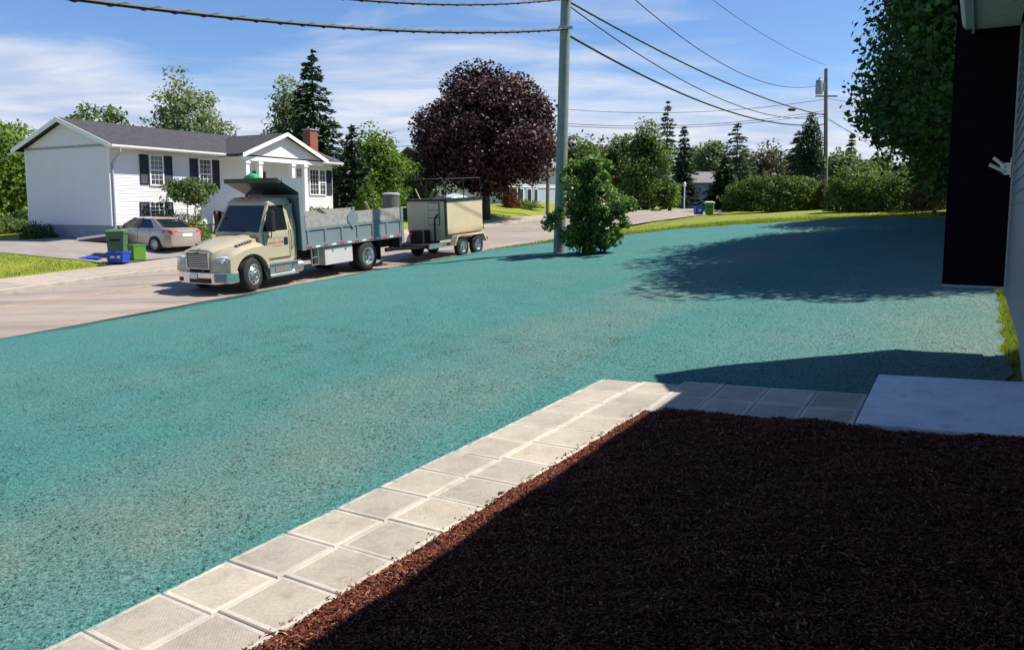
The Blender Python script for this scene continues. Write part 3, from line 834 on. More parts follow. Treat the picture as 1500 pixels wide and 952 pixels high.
# windows and shutters on the front
wins = [((219, 228), (236, 270), 2, 5), ((291, 234), (307, 276), 2, 5), ((220, 297), (238, 319), 2, 3)]
for (a, b, mx, mz) in wins:
    x0, z1 = hloc(*a); x1, z0 = hloc(*b); x1b, _ = hloc(b[0], a[1])
    _, z1b = hloc(b[0], a[1]); zt = z1
    zb = hloc(a[0], b[1])[1]
    window(house, x0, x1b, min(z0, zb), zt, -0.014, mx, mz)
    shutter(house, x0 - 0.55, x0 - 0.10, min(z0, zb) - 0.02, zt + 0.03)
    shutter(house, x1b + 0.10, x1b + 0.55, min(z0, zb) - 0.02, zt + 0.03)
x0, zt = hloc(453, 249); x1, _ = hloc(475, 251); zb = hloc(475, 285)[1]; xm = (x0 + x1) / 2
window(house, x0, x0 + (x1 - x0) * .58 - 0.05, zb, zt, -0.014, 2, 4, False); window(house, x0 + (x1 - x0) * .58 + 0.09, x1, zb, zt, -0.014, 1, 4)
shutter(house, x1 + 0.12, x1 + 0.60, zb - 0.03, zt + 0.03)
x0, zt = hloc(433, 247); x1, _ = hloc(441, 247); window(house, x0, x1, zt - 0.9, zt, -0.014, 1, 3, False)
# porch: gable roof on columns
PY = -1.5
pl, pz = hloc(355, 231, PY); prr, _ = hloc(470, 241, PY); pe = za - 0.05; pc = (pl + prr) / 2; pk = pe + 1.22
porch = empty('porch_roof', (0, 0, 0)); porch.parent = house
mb = MB()
for sg in (-1, 1):
    xa = pl - 0.25 if sg < 0 else prr + 0.25
    mb.add([(xa, PY - .3, pe), (pc, PY - .3, pk), (pc, 2.4, pk), (xa, 0.4, pe), (xa, PY - .3, pe - .09), (pc, PY - .3, pk - .09), (pc, 2.4, pk - .09), (xa, 0.4, pe - .09)],
           [(0, 1, 2, 3), (7, 6, 5, 4), (0, 4, 5, 1), (1, 5, 6, 2), (3, 7, 4, 0), (2, 6, 7, 3)])
mb.build('roof_slope', 'shingle_grey', porch)
mb = MB(); mb.prism([(pl, pe - 0.02), (prr, pe - 0.02), (pc, pk - 0.13)], PY - 0.02, PY + 0.03, 'y'); mb.build('pediment', 'siding_white', porch)
for sg in (-1, 1):
    xa = pl - 0.25 if sg < 0 else prr + 0.25
    mb = MB(); mb.add([(xa, PY - .335, pe - .19), (pc, PY - .335, pk - .17), (pc, PY - .335, pk + .02), (xa, PY - .335, pe + .01), (xa, PY - .303, pe - .19), (pc, PY - .303, pk - .17), (pc, PY - .303, pk + .02), (xa, PY - .303, pe + .01)],
           [(0, 1, 2, 3), (7, 6, 5, 4), (0, 4, 5, 1), (2, 6, 7, 3), (0, 3, 7, 4)]).build('rake_board', 'trim_white', porch)
mb = MB(); mb.box(pl - 0.1, prr + 0.1, PY - 0.08, PY + 0.12, pe - 0.30, pe - 0.10); mb.box(pl - 0.08, prr + 0.08, PY + 0.14, -0.03, pe - 0.16, pe - 0.12); mb.build('porch_beam', 'trim_white', porch)
for uu in (361, 380, 428, 446):
    px, _ = hloc(uu, 240, PY)
    mb = MB(); mb.box(px - 0.11, px + 0.11, PY - 0.09, PY + 0.13, 1.2, pe - 0.303); mb.box(px - 0.15, px + 0.15, PY - 0.13, PY + 0.17, pe - 0.45, pe - 0.36); mb.box(px - 0.15, px + 0.15, PY - 0.13, PY + 0.17, 1.2, 1.32)
    mb.build('column', 'trim_white', house)
mb = MB(); mb.box(pl - 0.2, prr + 0.2, PY - 0.2, -0.02, 0.2, 1.196); mb.build('porch_floor', 'foundation', house)
mb = MB(); dx = pc - 0.3; mb.box(dx - 0.45, dx + 0.45, -0.05, -0.013, 1.2, 3.3); dd = mb.build('door', 'shutter_navy', house)
mb = MB(); mb.tube([(dx + 0.36, -0.05, 2.2), (dx + 0.36, -0.10, 2.2)], 0.03, 8); mb.build('handle', 'trim_white', dd)

# ---- our own house: wall edge, corner, soffit and wing on the right
mat('siding_grey', (0.185, 0.20, 0.215), 0.5, var=0.05, vscale=3)
mat('trim_grey', (0.34, 0.355, 0.35), 0.5, var=0.05)
mat('soffit_grey', (0.44, 0.43, 0.40), 0.6, var=0.05)
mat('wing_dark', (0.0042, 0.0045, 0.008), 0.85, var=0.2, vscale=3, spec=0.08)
own = empty('own_house', (0, 0, 0)); tag(own, 'grey-sided house wall with white soffit and dark wing at the right edge', 'house')
WT = 18.045; WS1 = -4.72; WS0 = -26.0                  # wall plane (t), far corner and near end (s)
ZB, ZE = CAMZ - 0.985, CAMZ + 2.15                     # siding bottom, soffit
ox, oy = XY(WS1, WT); own.location = (ox, oy, 0); own.rotation_euler = (0, 0, SANG)
# local frame: +x = along the street (away), -y = into the house, +y = towards the lawn
nb_ = int((ZE - ZB) / 0.118) + 1
bmz = MB(); Lw = WS1 - WS0
bmz.add([(-Lw, 0.002, 0), (-0.085, 0.002, 0), (-0.085, 0.020, 0), (-Lw, 0.020, 0), (-Lw, 0.0, .124), (-0.085, 0.0, .124), (-0.085, 0.007, .118), (-Lw, 0.007, .118)],
        [(0, 1, 2, 3), (3, 2, 6, 7), (7, 6, 5, 4), (0, 4, 5, 1), (1, 5, 6, 2), (0, 3, 7, 4)])
sb0 = bmz.build('siding_board', 'siding_grey', own)
sb0.location = (0, 0, ZB)
for k in range(1, nb_): share(sb0, 'siding_board', own, (0, 0, ZB + k * 0.118))
mb = MB(); mb.box(-Lw, -0.0005, -8.5, -0.001, ZB + 0.001, ZE + 0.05); mb.build('wall', 'siding_grey', own)
mb = MB(); mb.box(-Lw, -0.10, -8.4, -0.15, CAMZ - 3.6, ZB); mb.build('foundation', 'foundation', own)
mb = MB(); mb.box(-0.085, 0.0, 0.0, 0.028, ZB - 0.01, ZE); mb.box(0.0, 0.024, -0.10, 0.028, ZB - 0.01, ZE); mb.box(-0.06, -0.045, 0.028, 0.034, ZB - 0.01, ZE); mb.build('corner_trim', 'trim_grey', own)
FT = 0.49                                              # soffit reach
mb = MB(); x = -Lw
mb.box(-Lw, 0.0, 0.034, FT, ZE, ZE + 0.02)
while x < -0.02:
    mb.box(x, x + 0.075, 0.035, FT - 0.001, ZE - 0.008, ZE - 0.0005); x += 0.1
mb.build('soffit', 'soffit_grey', own)
mb = MB(); mb.box(-Lw, 0.03, FT + 0.001, FT + 0.03, ZE - 0.05, ZE + 0.16); mb.build('fascia', 'trim_grey', own)
mb = MB(); mb.prism([(FT + 0.032, ZE + 0.14), (FT + 0.032, ZE + 0.01), (FT + 0.09, ZE + 0.0), (FT + 0.13, ZE + 0.05), (FT + 0.145, ZE + 0.14)], -Lw, 0.02, 'x'); mb.build('gutter', 'trim_grey', own, bevel=0.008)
mb = MB(); mb.add([(-Lw, FT + .05, ZE + .16), (0.06, FT + .05, ZE + .16), (0.06, -4.2, ZE + 1.4), (-Lw, -4.2, ZE + 1.4), (-Lw, -8.9, ZE + .16), (0.06, -8.9, ZE + .16)], [(0, 1, 2, 3), (3, 2, 5, 4)])
mb.build('roof', 'shingle_grey', own)
mb = MB(); mb.prism([(0.0, ZE + .05), (-8.5, ZE + .05), (-8.5, ZE + .25), (-4.2, ZE + 1.38), (0.0, ZE + .27)], -0.25, -0.02, 'x'); mb.build('gable', 'siding_grey', own)
# wing wall beyond the corner; raking top above the eave added for its shadow
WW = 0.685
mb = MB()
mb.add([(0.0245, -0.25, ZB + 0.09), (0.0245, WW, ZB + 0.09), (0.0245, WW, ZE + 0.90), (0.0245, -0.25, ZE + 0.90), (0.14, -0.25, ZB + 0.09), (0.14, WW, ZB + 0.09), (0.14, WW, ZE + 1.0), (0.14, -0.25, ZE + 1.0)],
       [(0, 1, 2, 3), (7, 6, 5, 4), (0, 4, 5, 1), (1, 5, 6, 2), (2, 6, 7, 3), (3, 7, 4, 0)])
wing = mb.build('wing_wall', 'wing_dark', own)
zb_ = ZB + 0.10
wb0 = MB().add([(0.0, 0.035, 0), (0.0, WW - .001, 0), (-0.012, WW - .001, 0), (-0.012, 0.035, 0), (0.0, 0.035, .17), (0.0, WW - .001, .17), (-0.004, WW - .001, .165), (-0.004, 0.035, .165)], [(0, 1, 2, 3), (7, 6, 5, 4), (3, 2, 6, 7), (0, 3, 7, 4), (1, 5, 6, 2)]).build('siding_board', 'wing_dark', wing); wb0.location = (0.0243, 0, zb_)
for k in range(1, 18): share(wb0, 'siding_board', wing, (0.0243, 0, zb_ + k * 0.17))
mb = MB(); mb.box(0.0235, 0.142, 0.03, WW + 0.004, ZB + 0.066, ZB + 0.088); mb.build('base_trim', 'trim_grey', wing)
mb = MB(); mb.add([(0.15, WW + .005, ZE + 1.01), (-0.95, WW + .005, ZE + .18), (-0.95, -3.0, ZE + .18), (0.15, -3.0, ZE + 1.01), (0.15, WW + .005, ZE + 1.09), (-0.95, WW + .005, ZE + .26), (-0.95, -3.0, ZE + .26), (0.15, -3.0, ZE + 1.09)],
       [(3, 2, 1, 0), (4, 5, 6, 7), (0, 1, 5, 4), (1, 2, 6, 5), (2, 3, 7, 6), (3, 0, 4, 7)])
mb.build('wing_shadow_roof', 'shingle_grey', own)  # unseen raised roof, added to shape the shadow on walk and lawn
# flag bracket on the corner trim
mat('bracket_white', (0.70, 0.68, 0.60), 0.45, var=0.05)
mb = MB(); fz = CAMZ + 0.50
fbk = empty('flag_bracket', own.matrix_basis @ Vector((-0.03, 0.035, 0)), SANG); fbk.location.z = fz
tag(fbk, 'white two-armed flagpole bracket screwed to the house corner', 'flag bracket')
mb = MB(); mb.box(-0.05, 0.05, 0.0, 0.012, -0.10, 0.13); mb.build('back_plate', 'bracket_white', fbk, bevel=0.004)
mb = MB(); mb.prism([(0.012, -0.07), (0.07, -0.07), (0.11, -0.02), (0.11, 0.03), (0.07, 0.07), (0.012, 0.07)], -0.014, 0.014, 'x'); mb.build('body_casting', 'bracket_white', fbk, bevel=0.004)
for a0, a1 in (((0, 0.07, -0.03), (0, 0.225, 0.055)), ((0, 0.07, 0.025), (0, 0.185, 0.135))):
    mb = MB(); d = (Vector(a1) - Vector(a0)).normalized()
    mb.tube([a0, a1], 0.021, 12, cap=False); mb.tube([a1, Vector(a1) - d * 0.11], 0.016, 12); mb.build('socket_tube', 'bracket_white', fbk, smooth=True)
for zz_ in (-0.035, 0.025):
    mb = MB(); mb.tube([(-0.0145, 0.062, zz_), (-0.020, 0.062, zz_)], 0.008, 8); mb.build('screw', 'shutter_navy', fbk)

# ---- white house behind the purple maple
WA = at(700, 306, 68); w2 = empty('pale_house', (WA.x, WA.y, zg(WA.x, WA.y) - 0.1), R(38)); tag(w2, 'white two-tone house behind the dark purple maple', 'house')
w2.location.z = at(700, 304, 68).z
mat('siding_blue', (0.42, 0.50, 0.60), 0.6, var=0.04)
def w2x(u): 
    r = ray(u, 300); ca, sa = math.cos(R(38)), math.sin(R(38)); ny = Vector((-sa, ca)); d = ny.dot(Vector((WA.x, WA.y))) / (ny.x * r.x + ny.y * r.y)
    return (r.x * d - WA.x) * ca + (r.y * d - WA.y) * sa
xa, xb, xc = w2x(640), w2x(735), w2x(816)
mb = MB(); lap_wall(mb, (xa, 0), (xb, 0), 0, 2.9, 0.2); lap_wall(mb, (xb, -1.0), (xc, -1.0), 1.75, 3.6, 0.2); mb.build('wall', ['siding_white'], w2, recalc=False)
mb = MB(); mb.box(xa, xc, 0.06, 8, -0.5, 3.4); mb.box(xb + 1.0, xc, -0.96, 0.05, -0.5, 1.74); mb.build('core', 'siding_blue', w2)
mb = MB(); mb.prism([(-1.5, 3.55), (4, 5.2), (8.6, 3.5), (8.6, 3.4), (4, 5.05), (-1.5, 3.4)], xa - 0.4, xc + 0.4, 'x'); mb.build('roof', 'shingle_pale', w2)
for u0, u1, za_, zb_ in ((736, 742, 0.35, 1.6), (748, 756, 0.5, 1.6), (762, 768, 0.5, 1.6), (772, 777, 0.5, 1.6)):
    window(w2, w2x(u0), w2x(u1), za_, zb_, -0.962 if u0 > 745 else -0.01, 0, 0, False)
mb = MB(); mb.box(w2x(806), w2x(813), -1.06, -1.02, 0.55, 2.6); dd = mb.build('door', 'shutter_navy', w2); mb = MB(); mb.tube([(w2x(807) + .05, -1.06, 1.4), (w2x(807) + .05, -1.12, 1.4)], 0.04, 6); mb.build('handle', 'trim_white', dd)

# ---- small far house at the end of the street
FA = at(948, 301, 92); f3 = empty('far_bungalow', (FA.x, FA.y, FA.z - 0.1), R(-6)); tag(f3, 'pale blue bungalow with light grey roof at the end of the street', 'house')
def fx(u): return (u - 948) / FPX * 92
mb = MB(); lap_wall(mb, (fx(925), 0), (fx(1050), 0), 0, 2.75, 0.2); mb.build('wall', 'siding_blue', f3, recalc=False)
mb = MB(); mb.box(fx(925), fx(1050), 0.05, 8, -1, 2.7); mb.build('core', 'siding_blue', f3)
mb = MB(); mb.prism([(-0.6, 2.68), (3.6, 4.1), (8.4, 2.6), (3.6, 3.9), (-0.6, 2.56)], fx(922), fx(1050), 'x'); mb.build('roof', 'shingle_pale', f3)
for u0, u1 in ((952, 956), (964, 968), (994, 1000), (1010, 1016)):
    window(f3, fx(u0), fx(u1), 1.0, 2.2, -0.01, 0, 1, False)
for u0, u1 in ((971, 974), (976, 979)): shutter(f3, fx(u0), fx(u1), 0.9, 2.3)
mb = MB(); mb.box(fx(928), fx(978), -0.8, -0.06, -0.6, 0.75); mb.build('porch_skirt', 'siding_white', f3)
# ================================================================== vehicles
def m_carpaint(name, col, rough=0.25, metal=0.0):
    m, n, l, b = nmat(name)
    t = tex(n, l, scale=1.5, detail=5); d = tex(n, l, scale=7, detail=6, rough=0.7)
    c = rampn(n, l, t.outputs['Fac'], [(0.3, tuple(x * 0.93 for x in col)), (0.7, tuple(min(1, x * 1.05) for x in col))])
    l.new(c, b.inputs['Base Color']); b.inputs['Metallic'].default_value = metal
    l.new(rampn(n, l, d.outputs['Fac'], [(0.35, (rough,) * 3), (0.75, (min(1, rough + 0.25),) * 3)]), b.inputs['Roughness'])
    b.inputs['Coat Weight'].default_value = 0.5; b.inputs['Coat Roughness'].default_value = 0.12
m_carpaint('paint_tan', (0.46, 0.395, 0.27), 0.35)
m_carpaint('paint_grey', (0.17, 0.215, 0.225), 0.5)
m_carpaint('paint_dark', (0.016, 0.021, 0.025), 0.6)
m_carpaint('paint_car', (0.50, 0.435, 0.375), 0.26, 0.6)
m_carpaint('paint_tank', (0.60, 0.49, 0.32), 0.5)
mat('chrome', (0.72, 0.72, 0.72), 0.14, 1.0, var=0.05)
mat('alu', (0.62, 0.62, 0.61), 0.32, 0.9, var=0.12, vscale=8)
mat('rubber', (0.025, 0.024, 0.023), 0.85, var=0.3, vscale=12, bump=0.4, bscale=50)
mat('black_part', (0.012, 0.012, 0.013), 0.6, var=0.1)
mat('cab_inside', (0.018, 0.018, 0.020), 0.8, var=0.1)
mat('steel_dirty', (0.22, 0.21, 0.20), 0.7, 0.3, var=0.25, vscale=5)
mat('board_grey', (0.30, 0.285, 0.265), 0.9, var=0.25, vscale=6, bump=0.4, bscale=25)
mat('board_new', (0.52, 0.40, 0.24), 0.8, var=0.2, vscale=8)
mat('orange_lens', (0.72, 0.17, 0.03), 0.25, var=0.05)
mat('red_lens', (0.50, 0.02, 0.03), 0.22, var=0.05)
mat('white_plastic', (0.72, 0.72, 0.70), 0.45, var=0.05)
mat('box_pale', (0.52, 0.51, 0.48), 0.5, var=0.08)
mat('text_red', (0.42, 0.08, 0.03), 0.5, var=0.05)
mat('text_green', (0.16, 0.30, 0.10), 0.5, var=0.1)
m_glass('auto_glass', (0.012, 0.016, 0.018), 0.03)
m_glass('lamp_glass', (0.48, 0.50, 0.52), 0.08)

def wheel(parent, loc, r, w, side, rim_r, kind='truck', front=False):
    """tyre with grooves, rim and hub; side = +1 when the outer face looks to +x"""
    wh = empty('wheel', loc); wh.parent = parent
    s = side; pf = [(rim_r, -w / 2 + .01), (r - 0.09, -w / 2), (r - 0.03, -w / 2 + 0.02), (r, -w / 2 + 0.05)]
    for k in range(4):
        a = -w / 2 + 0.05 + (w - 0.10) * (k + 0.42) / 4; b = a + 0.012
        pf += [(r, a - 0.002), (r - 0.014, a), (r - 0.014, b), (r, b + 0.002)]
    pf += [(r, w / 2 - 0.05), (r - 0.03, w / 2 - 0.02), (r - 0.09, w / 2), (rim_r, w / 2 - .01)]
    mb = MB(); mb.lathe(pf, 40, 'x', cap=False); mb.build('tyre', 'rubber', wh, smooth=True)
    o = s * (w / 2 - 0.01); mb = MB()
    if kind == 'truck':
        dish = 0.05 if front else -0.13
        pr = [(rim_r + 0.008, o), (rim_r - 0.03, o + s * 0.008), (rim_r - 0.05, o - s * 0.03), (rim_r * 0.62, o + s * (dish - 0.01)), (rim_r * 0.40, o + s * dish), (0.001, o + s * dish)]
    else:
        pr = [(rim_r + 0.006, o), (rim_r - 0.02, o + s * 0.004), (rim_r - 0.03, o - s * 0.03), (rim_r * 0.5, o - s * 0.012), (0.001, o - s * 0.012)]
        dish = -0.012
    mb.lathe(pr, 32, 'x', cap=False); rm = mb.build('rim', 'alu', wh, smooth=True)
    if kind == 'car':
        for k in range(8):
            a = 2 * math.pi * k / 8; mb = MB(); ca, sa = math.cos(a), math.sin(a)
            mb.tube([(o - s * 0.004, ca * rim_r * .2, sa * rim_r * .2), (o - s * 0.006, ca * rim_r * .92, sa * rim_r * .92)], 0.020, 6); mb.build('spoke', 'white_plastic', rm)
        mb = MB(); mb.lathe([(rim_r - 0.035, o - s * 0.028), (rim_r * .2, o - s * 0.016)], 24, 'x', cap=False); mb.build('shadow_disc', 'black_part', rm)
    else:
        for k in range(10):
            a = 2 * math.pi * (k + .5) / 10; rr = rim_r * (0.52 if kind == 'truck' else .34); dd = o + s * (dish + 0.0)
            mb = MB(); mb.tube([(dd, rr * math.cos(a), rr * math.sin(a)), (dd + s * 0.03, rr * math.cos(a), rr * math.sin(a))], 0.016, 6); mb.build('lug_nut', 'chrome', rm)
        for k in range(10 if kind == 'truck' else 6):
            a = 2 * math.pi * k / (10 if kind == 'truck' else 6); rr = rim_r * 0.74; dd = o + s * (dish * 0.5 - 0.012)
            mb = MB(); mb.tube([(dd, rr * math.cos(a), rr * math.sin(a)), (dd + s * 0.012, rr * math.cos(a), rr * math.sin(a))], rim_r * .085, 10); mb.build('hand_hole', 'black_part', rm)
    mb = MB(); hr = rim_r * .30
    mb.lathe([(hr, o + s * dish), (hr * .9, o + s * (dish + 0.09 if kind == 'truck' else dish + .03)), (0.001, o + s * (dish + 0.10 if kind == 'truck' else dish + .035))], 20, 'x', cap=False)
    mb.build('hub', 'chrome' if kind != 'car' else 'white_plastic', wh, smooth=True)
    return wh
def txt(body, size, m, name, parent, loc, rot, extr=0.002, sx=1.0):
    cu = bpy.data.curves.new(name, 'FONT'); cu.body = body; cu.size = size; cu.extrude = extr; cu.align_x = 'CENTER'; cu.resolution_u = 2
    t = bpy.data.objects.new(name + '_tmp', cu); COL.objects.link(t)
    bpy.context.view_layer.update()
    me = bpy.data.meshes.new_from_object(t.evaluated_get(bpy.context.evaluated_depsgraph_get()))
    bpy.data.objects.remove(t); bpy.data.curves.remove(cu)
    me.materials.clear(); me.materials.append(MATS[m])
    o = bpy.data.objects.new(name, me); COL.objects.link(o); o.parent = parent; o.location = loc; o.rotation_euler = rot; o.scale = (sx, 1, 1)
    return o

VANG = math.atan2(-(-SD[0]), -SD[1])                     # local +y points down the street
def vbase(s, t, name, rx=-0.058):
    x, y = XY(s, t); return empty(name, (x, y, zroadsheet(s, t) if t < 0.7 else zg(x, y)), VANG, rx)
# local vehicle frame: +y forward, +x = vehicle's right, -x = its left (the side towards us)
# ---------------------------------------------------------------- dump truck
TRK = vbase(0.0, -1.50, 'dump_truck'); tag(TRK, 'tan conventional-cab dump truck with grey-blue box parked at the lawn edge', 'truck')
TR = 0.485
# chassis
mb = MB()
for x in (-0.43, 0.43): mb.box(x - 0.05, x + 0.05, -7.2, 0.55, 0.62, 0.88)
mb.box(-0.38, 0.38, -5.2, -4.8, 0.62, 0.80); mb.box(-0.9, 0.9, -5.09, -4.91, 0.40, 0.58); mb.box(-0.9, 0.9, -0.08, 0.08, 0.40, 0.52); mb.box(-0.38, 0.38, -0.4, 0.5, 0.55, 1.0)
mb.build('chassis', 'black_part', TRK)
for x in (-1, 1):
    fw = wheel(TRK, (x * 1.03, 0, TR), TR, 0.27, x, 0.30, front=True); fw.rotation_euler = (0, 0, R(17))
    wheel(TRK, (x * 1.06, -5.0, TR), TR, 0.26, x, 0.30); wheel(TRK, (x * 0.75, -5.0, TR), TR, 0.26, x, 0.30)
# hood: rings from the grille back to the windscreen
def hoodring(y, hw, zt, zb, crown, shoulder):
    pts = []
    for k in range(-6, 7):
        a = k / 6; xx = hw * a
        zt_ = zt - crown * a * a - (shoulder * max(0, abs(a) - 0.72) / 0.28 if abs(a) > 0.72 else 0)
        pts.append((xx, y, zt_))
    return [(-hw, y, zb)] + pts + [(hw, y, zb)]
mb = MB()
mb.loft([hoodring(0.93, 0.50, 1.20, 0.80, 0.03, 0.10), hoodring(0.88, 0.55, 1.28, 0.72, 0.035, 0.06), hoodring(0.70, 0.62, 1.34, 0.72, 0.04, 0.05), hoodring(0.25, 0.74, 1.45, 0.8, 0.05, 0.05), hoodring(-0.15, 0.84, 1.54, 0.9, 0.06, 0.05), hoodring(-0.42, 0.90, 1.60, 1.0, 0.06, 0.05)])
hood = mb.build('hood', 'paint_tan', TRK, smooth=True, bevel=0.012)
mb = MB(); mb.box(-0.05, 0.05, 0.84, 0.90, 1.275, 1.305); mb.build('badge', 'chrome', hood, bevel=0.008)
# fenders with the arch cut out
for sx in (-1, 1):
    arch = [(0.60 * math.cos(a), TR + 0.60 * math.sin(a)) for a in np.linspace(R(8), R(172), 16)]
    def fring(x, dz, in_):
        top = [(-0.62, 1.02), (-0.60, 1.22 + dz), (-0.42, 1.34 + dz), (-0.1, 1.33 + dz), (0.25, 1.27 + dz), (0.55, 1.18 + dz), (0.78, 1.04 + dz), (0.90 - in_, 0.90 + dz * .5), (0.92 - in_, 0.66)]
        prof = [(0.92 - in_, 0.62)] + [(y, z) for y, z in arch] + [(-0.62, 0.62)] + top
        return [(sx * x, y, z) for y, z in prof]
    mb = MB(); mb.loft([fring(0.45, 0.06, -0.02), fring(0.90, 0.05, 0.0), fring(1.08, 0.0, 0.05), fring(1.16, -0.06, 0.12)])
    mb.build('fender', 'paint_tan', TRK, smooth=True)
    # headlight wraps round the front corner
    mb = MB(); mb.loft([[(sx * 0.66, 0.885, 0.93), (sx * 0.66, 0.90, 1.03), (sx * 0.66, 0.84, 1.06), (sx * 0.66, 0.80, 0.92)],
                        [(sx * 0.90, 0.905, 0.86), (sx * 0.90, 0.90, 1.06), (sx * 0.90, 0.80, 1.10), (sx * 0.90, 0.76, 0.86)],
                        [(sx * 1.09, 0.82, 0.85), (sx * 1.09, 0.80, 1.04), (sx * 1.07, 0.70, 1.07), (sx * 1.07, 0.70, 0.85)],
                        [(sx * 1.165, 0.62, 0.90), (sx * 1.165, 0.60, 1.00), (sx * 1.13, 0.55, 1.02), (sx * 1.13, 0.55, 0.90)]])
    hl = mb.build('headlight', 'lamp_glass', TRK, smooth=True, bevel=0.012)
    mb = MB(); mb.lathe([(0.085, 0.845), (0.07, 0.90), (0.001, 0.92)], 16, 'y', (sx * 0.95, 0.0, 0.96)); mb.build('bulb_cup', 'chrome', hl)
    mb = MB(); mb.box(sx * 1.10 - 0.03, sx * 1.10 + 0.03, 0.72, 0.79, 0.91, 1.0); mb.build('indicator', 'orange_lens', hl, bevel=0.006)
    # side vent of the hood
    mb = MB(); mb.prism([(0.32, 1.315), (0.30, 1.36), (-0.22, 1.47), (-0.26, 1.42)], sx * 0.80, sx * 0.935, 'x'); vt = mb.build('hood_vent', 'steel_dirty', TRK, bevel=0.01)
    for k in range(5):
        y = 0.24 - k * 0.10; mb = MB(); mb.box(sx * 0.936 - .004, sx * 0.936 + .004, y - 0.035, y + 0.02, 1.345 + (0.24 - y) * .2, 1.38 + (0.24 - y) * .2); mb.build('vent_slot', 'black_part', vt)
    mb = MB(); mb.prism([(-0.60, 0.62), (-0.45, 0.62), (-0.55, 0.25), (-0.66, 0.25)], sx * 0.85, sx * 1.10, 'x'); mb.build('splash_guard', 'black_part', TRK)
# grille
mb = MB(); mb.box(-0.47, 0.47, 0.90, 0.955, 0.74, 1.17); gr = mb.build('grille', 'black_part', TRK, bevel=0.03)
for k in range(7):
    z = 0.785 + k * 0.055; mb = MB(); mb.box(-0.45, 0.45, 0.957, 0.970, z - 0.008, z + 0.008); mb.build('grille_bar', 'chrome', gr, bevel=0.005)
mb = MB()
for b_ in ((-0.49, -0.462, 0.73, 1.18), (0.462, 0.49, 0.73, 1.18)): mb.box(b_[0], b_[1], 0.90, 0.985, b_[2], b_[3])
mb.box(-0.462, 0.462, 0.90, 0.984, 1.172, 1.20); mb.box(-0.462, 0.462, 0.90, 0.984, 0.722, 0.745); mb.build('surround', 'chrome', gr)
mb = MB(); mb.box(-0.10, 0.10, 0.955, 0.99, 1.168, 1.20); mb.build('emblem', 'steel_dirty', gr, bevel=0.01)
# bumper, swept back at the ends
def bring(x, y, z0, z1): return [(x, y - 0.12, z0), (x, y, z0 + 0.03), (x, y, z1 - 0.03), (x, y - 0.12, z1)]
mb = MB(); mb.loft([bring(-1.15, 0.62, 0.33, 0.64), bring(-1.06, 0.86, 0.30, 0.65), bring(-0.7, 1.02, 0.27, 0.65), bring(0, 1.07, 0.27, 0.65), bring(0.7, 1.02, 0.27, 0.65), bring(1.06, 0.86, 0.30, 0.65), bring(1.15, 0.62, 0.33, 0.64)])
bp = mb.build('bumper', 'chrome', TRK, bevel=0.012)
mb = MB(); mb.box(-0.55, 0.30, 1.0, 1.074, 0.33, 0.47); mb.build('air_slot', 'black_part', bp)
mb = MB(); mb.box(0.62, 0.80, 0.95, 1.03, 0.36, 0.47); mb.build('tow_hole', 'black_part', bp)
mb = MB(); mb.box(-0.06, 0.28, 1.076, 1.09, 0.45, 0.60); mb.build('licence_plate', 'white_plastic', bp)
mb = MB(); mb.box(-1.10, 1.10, 0.55, 0.86, 0.66, 0.715); mb.build('bumper_filler', 'black_part', TRK)
mb = MB(); mb.loft([[(-0.72, 1.026, 0.36), (-0.72, 1.03, 0.60), (-0.72, 1.0, 0.60), (-0.72, 1.0, 0.36)], [(-1.05, 0.88, 0.34), (-1.05, 0.885, 0.60), (-1.04, 0.85, 0.60), (-1.04, 0.85, 0.34)]]); mb.build('bumper_corner_panel', 'paint_grey', bp)
# cab: rings of the body, then the glasshouse pillars
def cring(z, yf, yb, hw, r=0.10):
    p = []
    for cx, cy, a0 in ((hw - r, yf - r, 0), (-hw + r, yf - r, 90), (-hw + r, yb + r, 180), (hw - r, yb + r, 270)):
        for k in range(4):
            a = R(a0 + 30 * k); p.append((cx + r * math.cos(a), cy + r * math.sin(a), z))
    return p
YB = -1.92
mb = MB(); mb.loft([cring(0.72, -0.56, YB, 0.97, .06), cring(0.80, -0.54, YB, 1.0, .06), cring(1.45, -0.50, YB, 1.02, .06), cring(1.66, -0.50, YB, 1.01, .06)])
cab = mb.build('cab', 'paint_tan', TRK, smooth=True)
mb = MB(); mb.loft([cring(2.42, -0.96, YB + .04, 0.875, .08), cring(2.52, -0.90, YB + .03, 0.88, .10), cring(2.64, -1.06, YB + .08, 0.82, .12), cring(2.68, -1.22, YB + .2, 0.70, .12)]); mb.build('roof', 'paint_tan', cab, smooth=True)
mb = MB()                                               # pillars and back wall
for sx in (-1, 1):
    for (y0, z0, y1, z1, w_) in ((-0.54, 1.64, -0.98, 2.44, 0.075), (-1.60, 1.64, -1.58, 2.44, 0.07), (YB + .04, 1.64, YB + .07, 2.44, 0.08)):
        bar(mb, (sx * 0.965, y0, z0), (sx * 0.835, y1, z1), w_, 0.075)
mb.box(-0.90, 0.90, YB + .01, YB + .05, 1.6, 2.45); mb.build('pillar', 'paint_tan', cab)
mb = MB(); mb.add([(-0.90, -0.535, 1.665), (0.90, -0.535, 1.665), (0.79, -0.955, 2.43), (-0.79, -0.955, 2.43), (-0.90, -0.555, 1.665), (0.90, -0.555, 1.665), (0.79, -0.975, 2.43), (-0.79, -0.975, 2.43)],
                  [(0, 1, 2, 3), (7, 6, 5, 4), (0, 4, 5, 1), (2, 6, 7, 3), (1, 5, 6, 2), (3, 7, 4, 0)]); ws = mb.build('windscreen', 'auto_glass', cab)
mb = MB(); bar(mb, (-0.25, -0.545, 1.70), (0.55, -0.60, 1.82), 0.02); mb.build('wiper', 'black_part', ws)
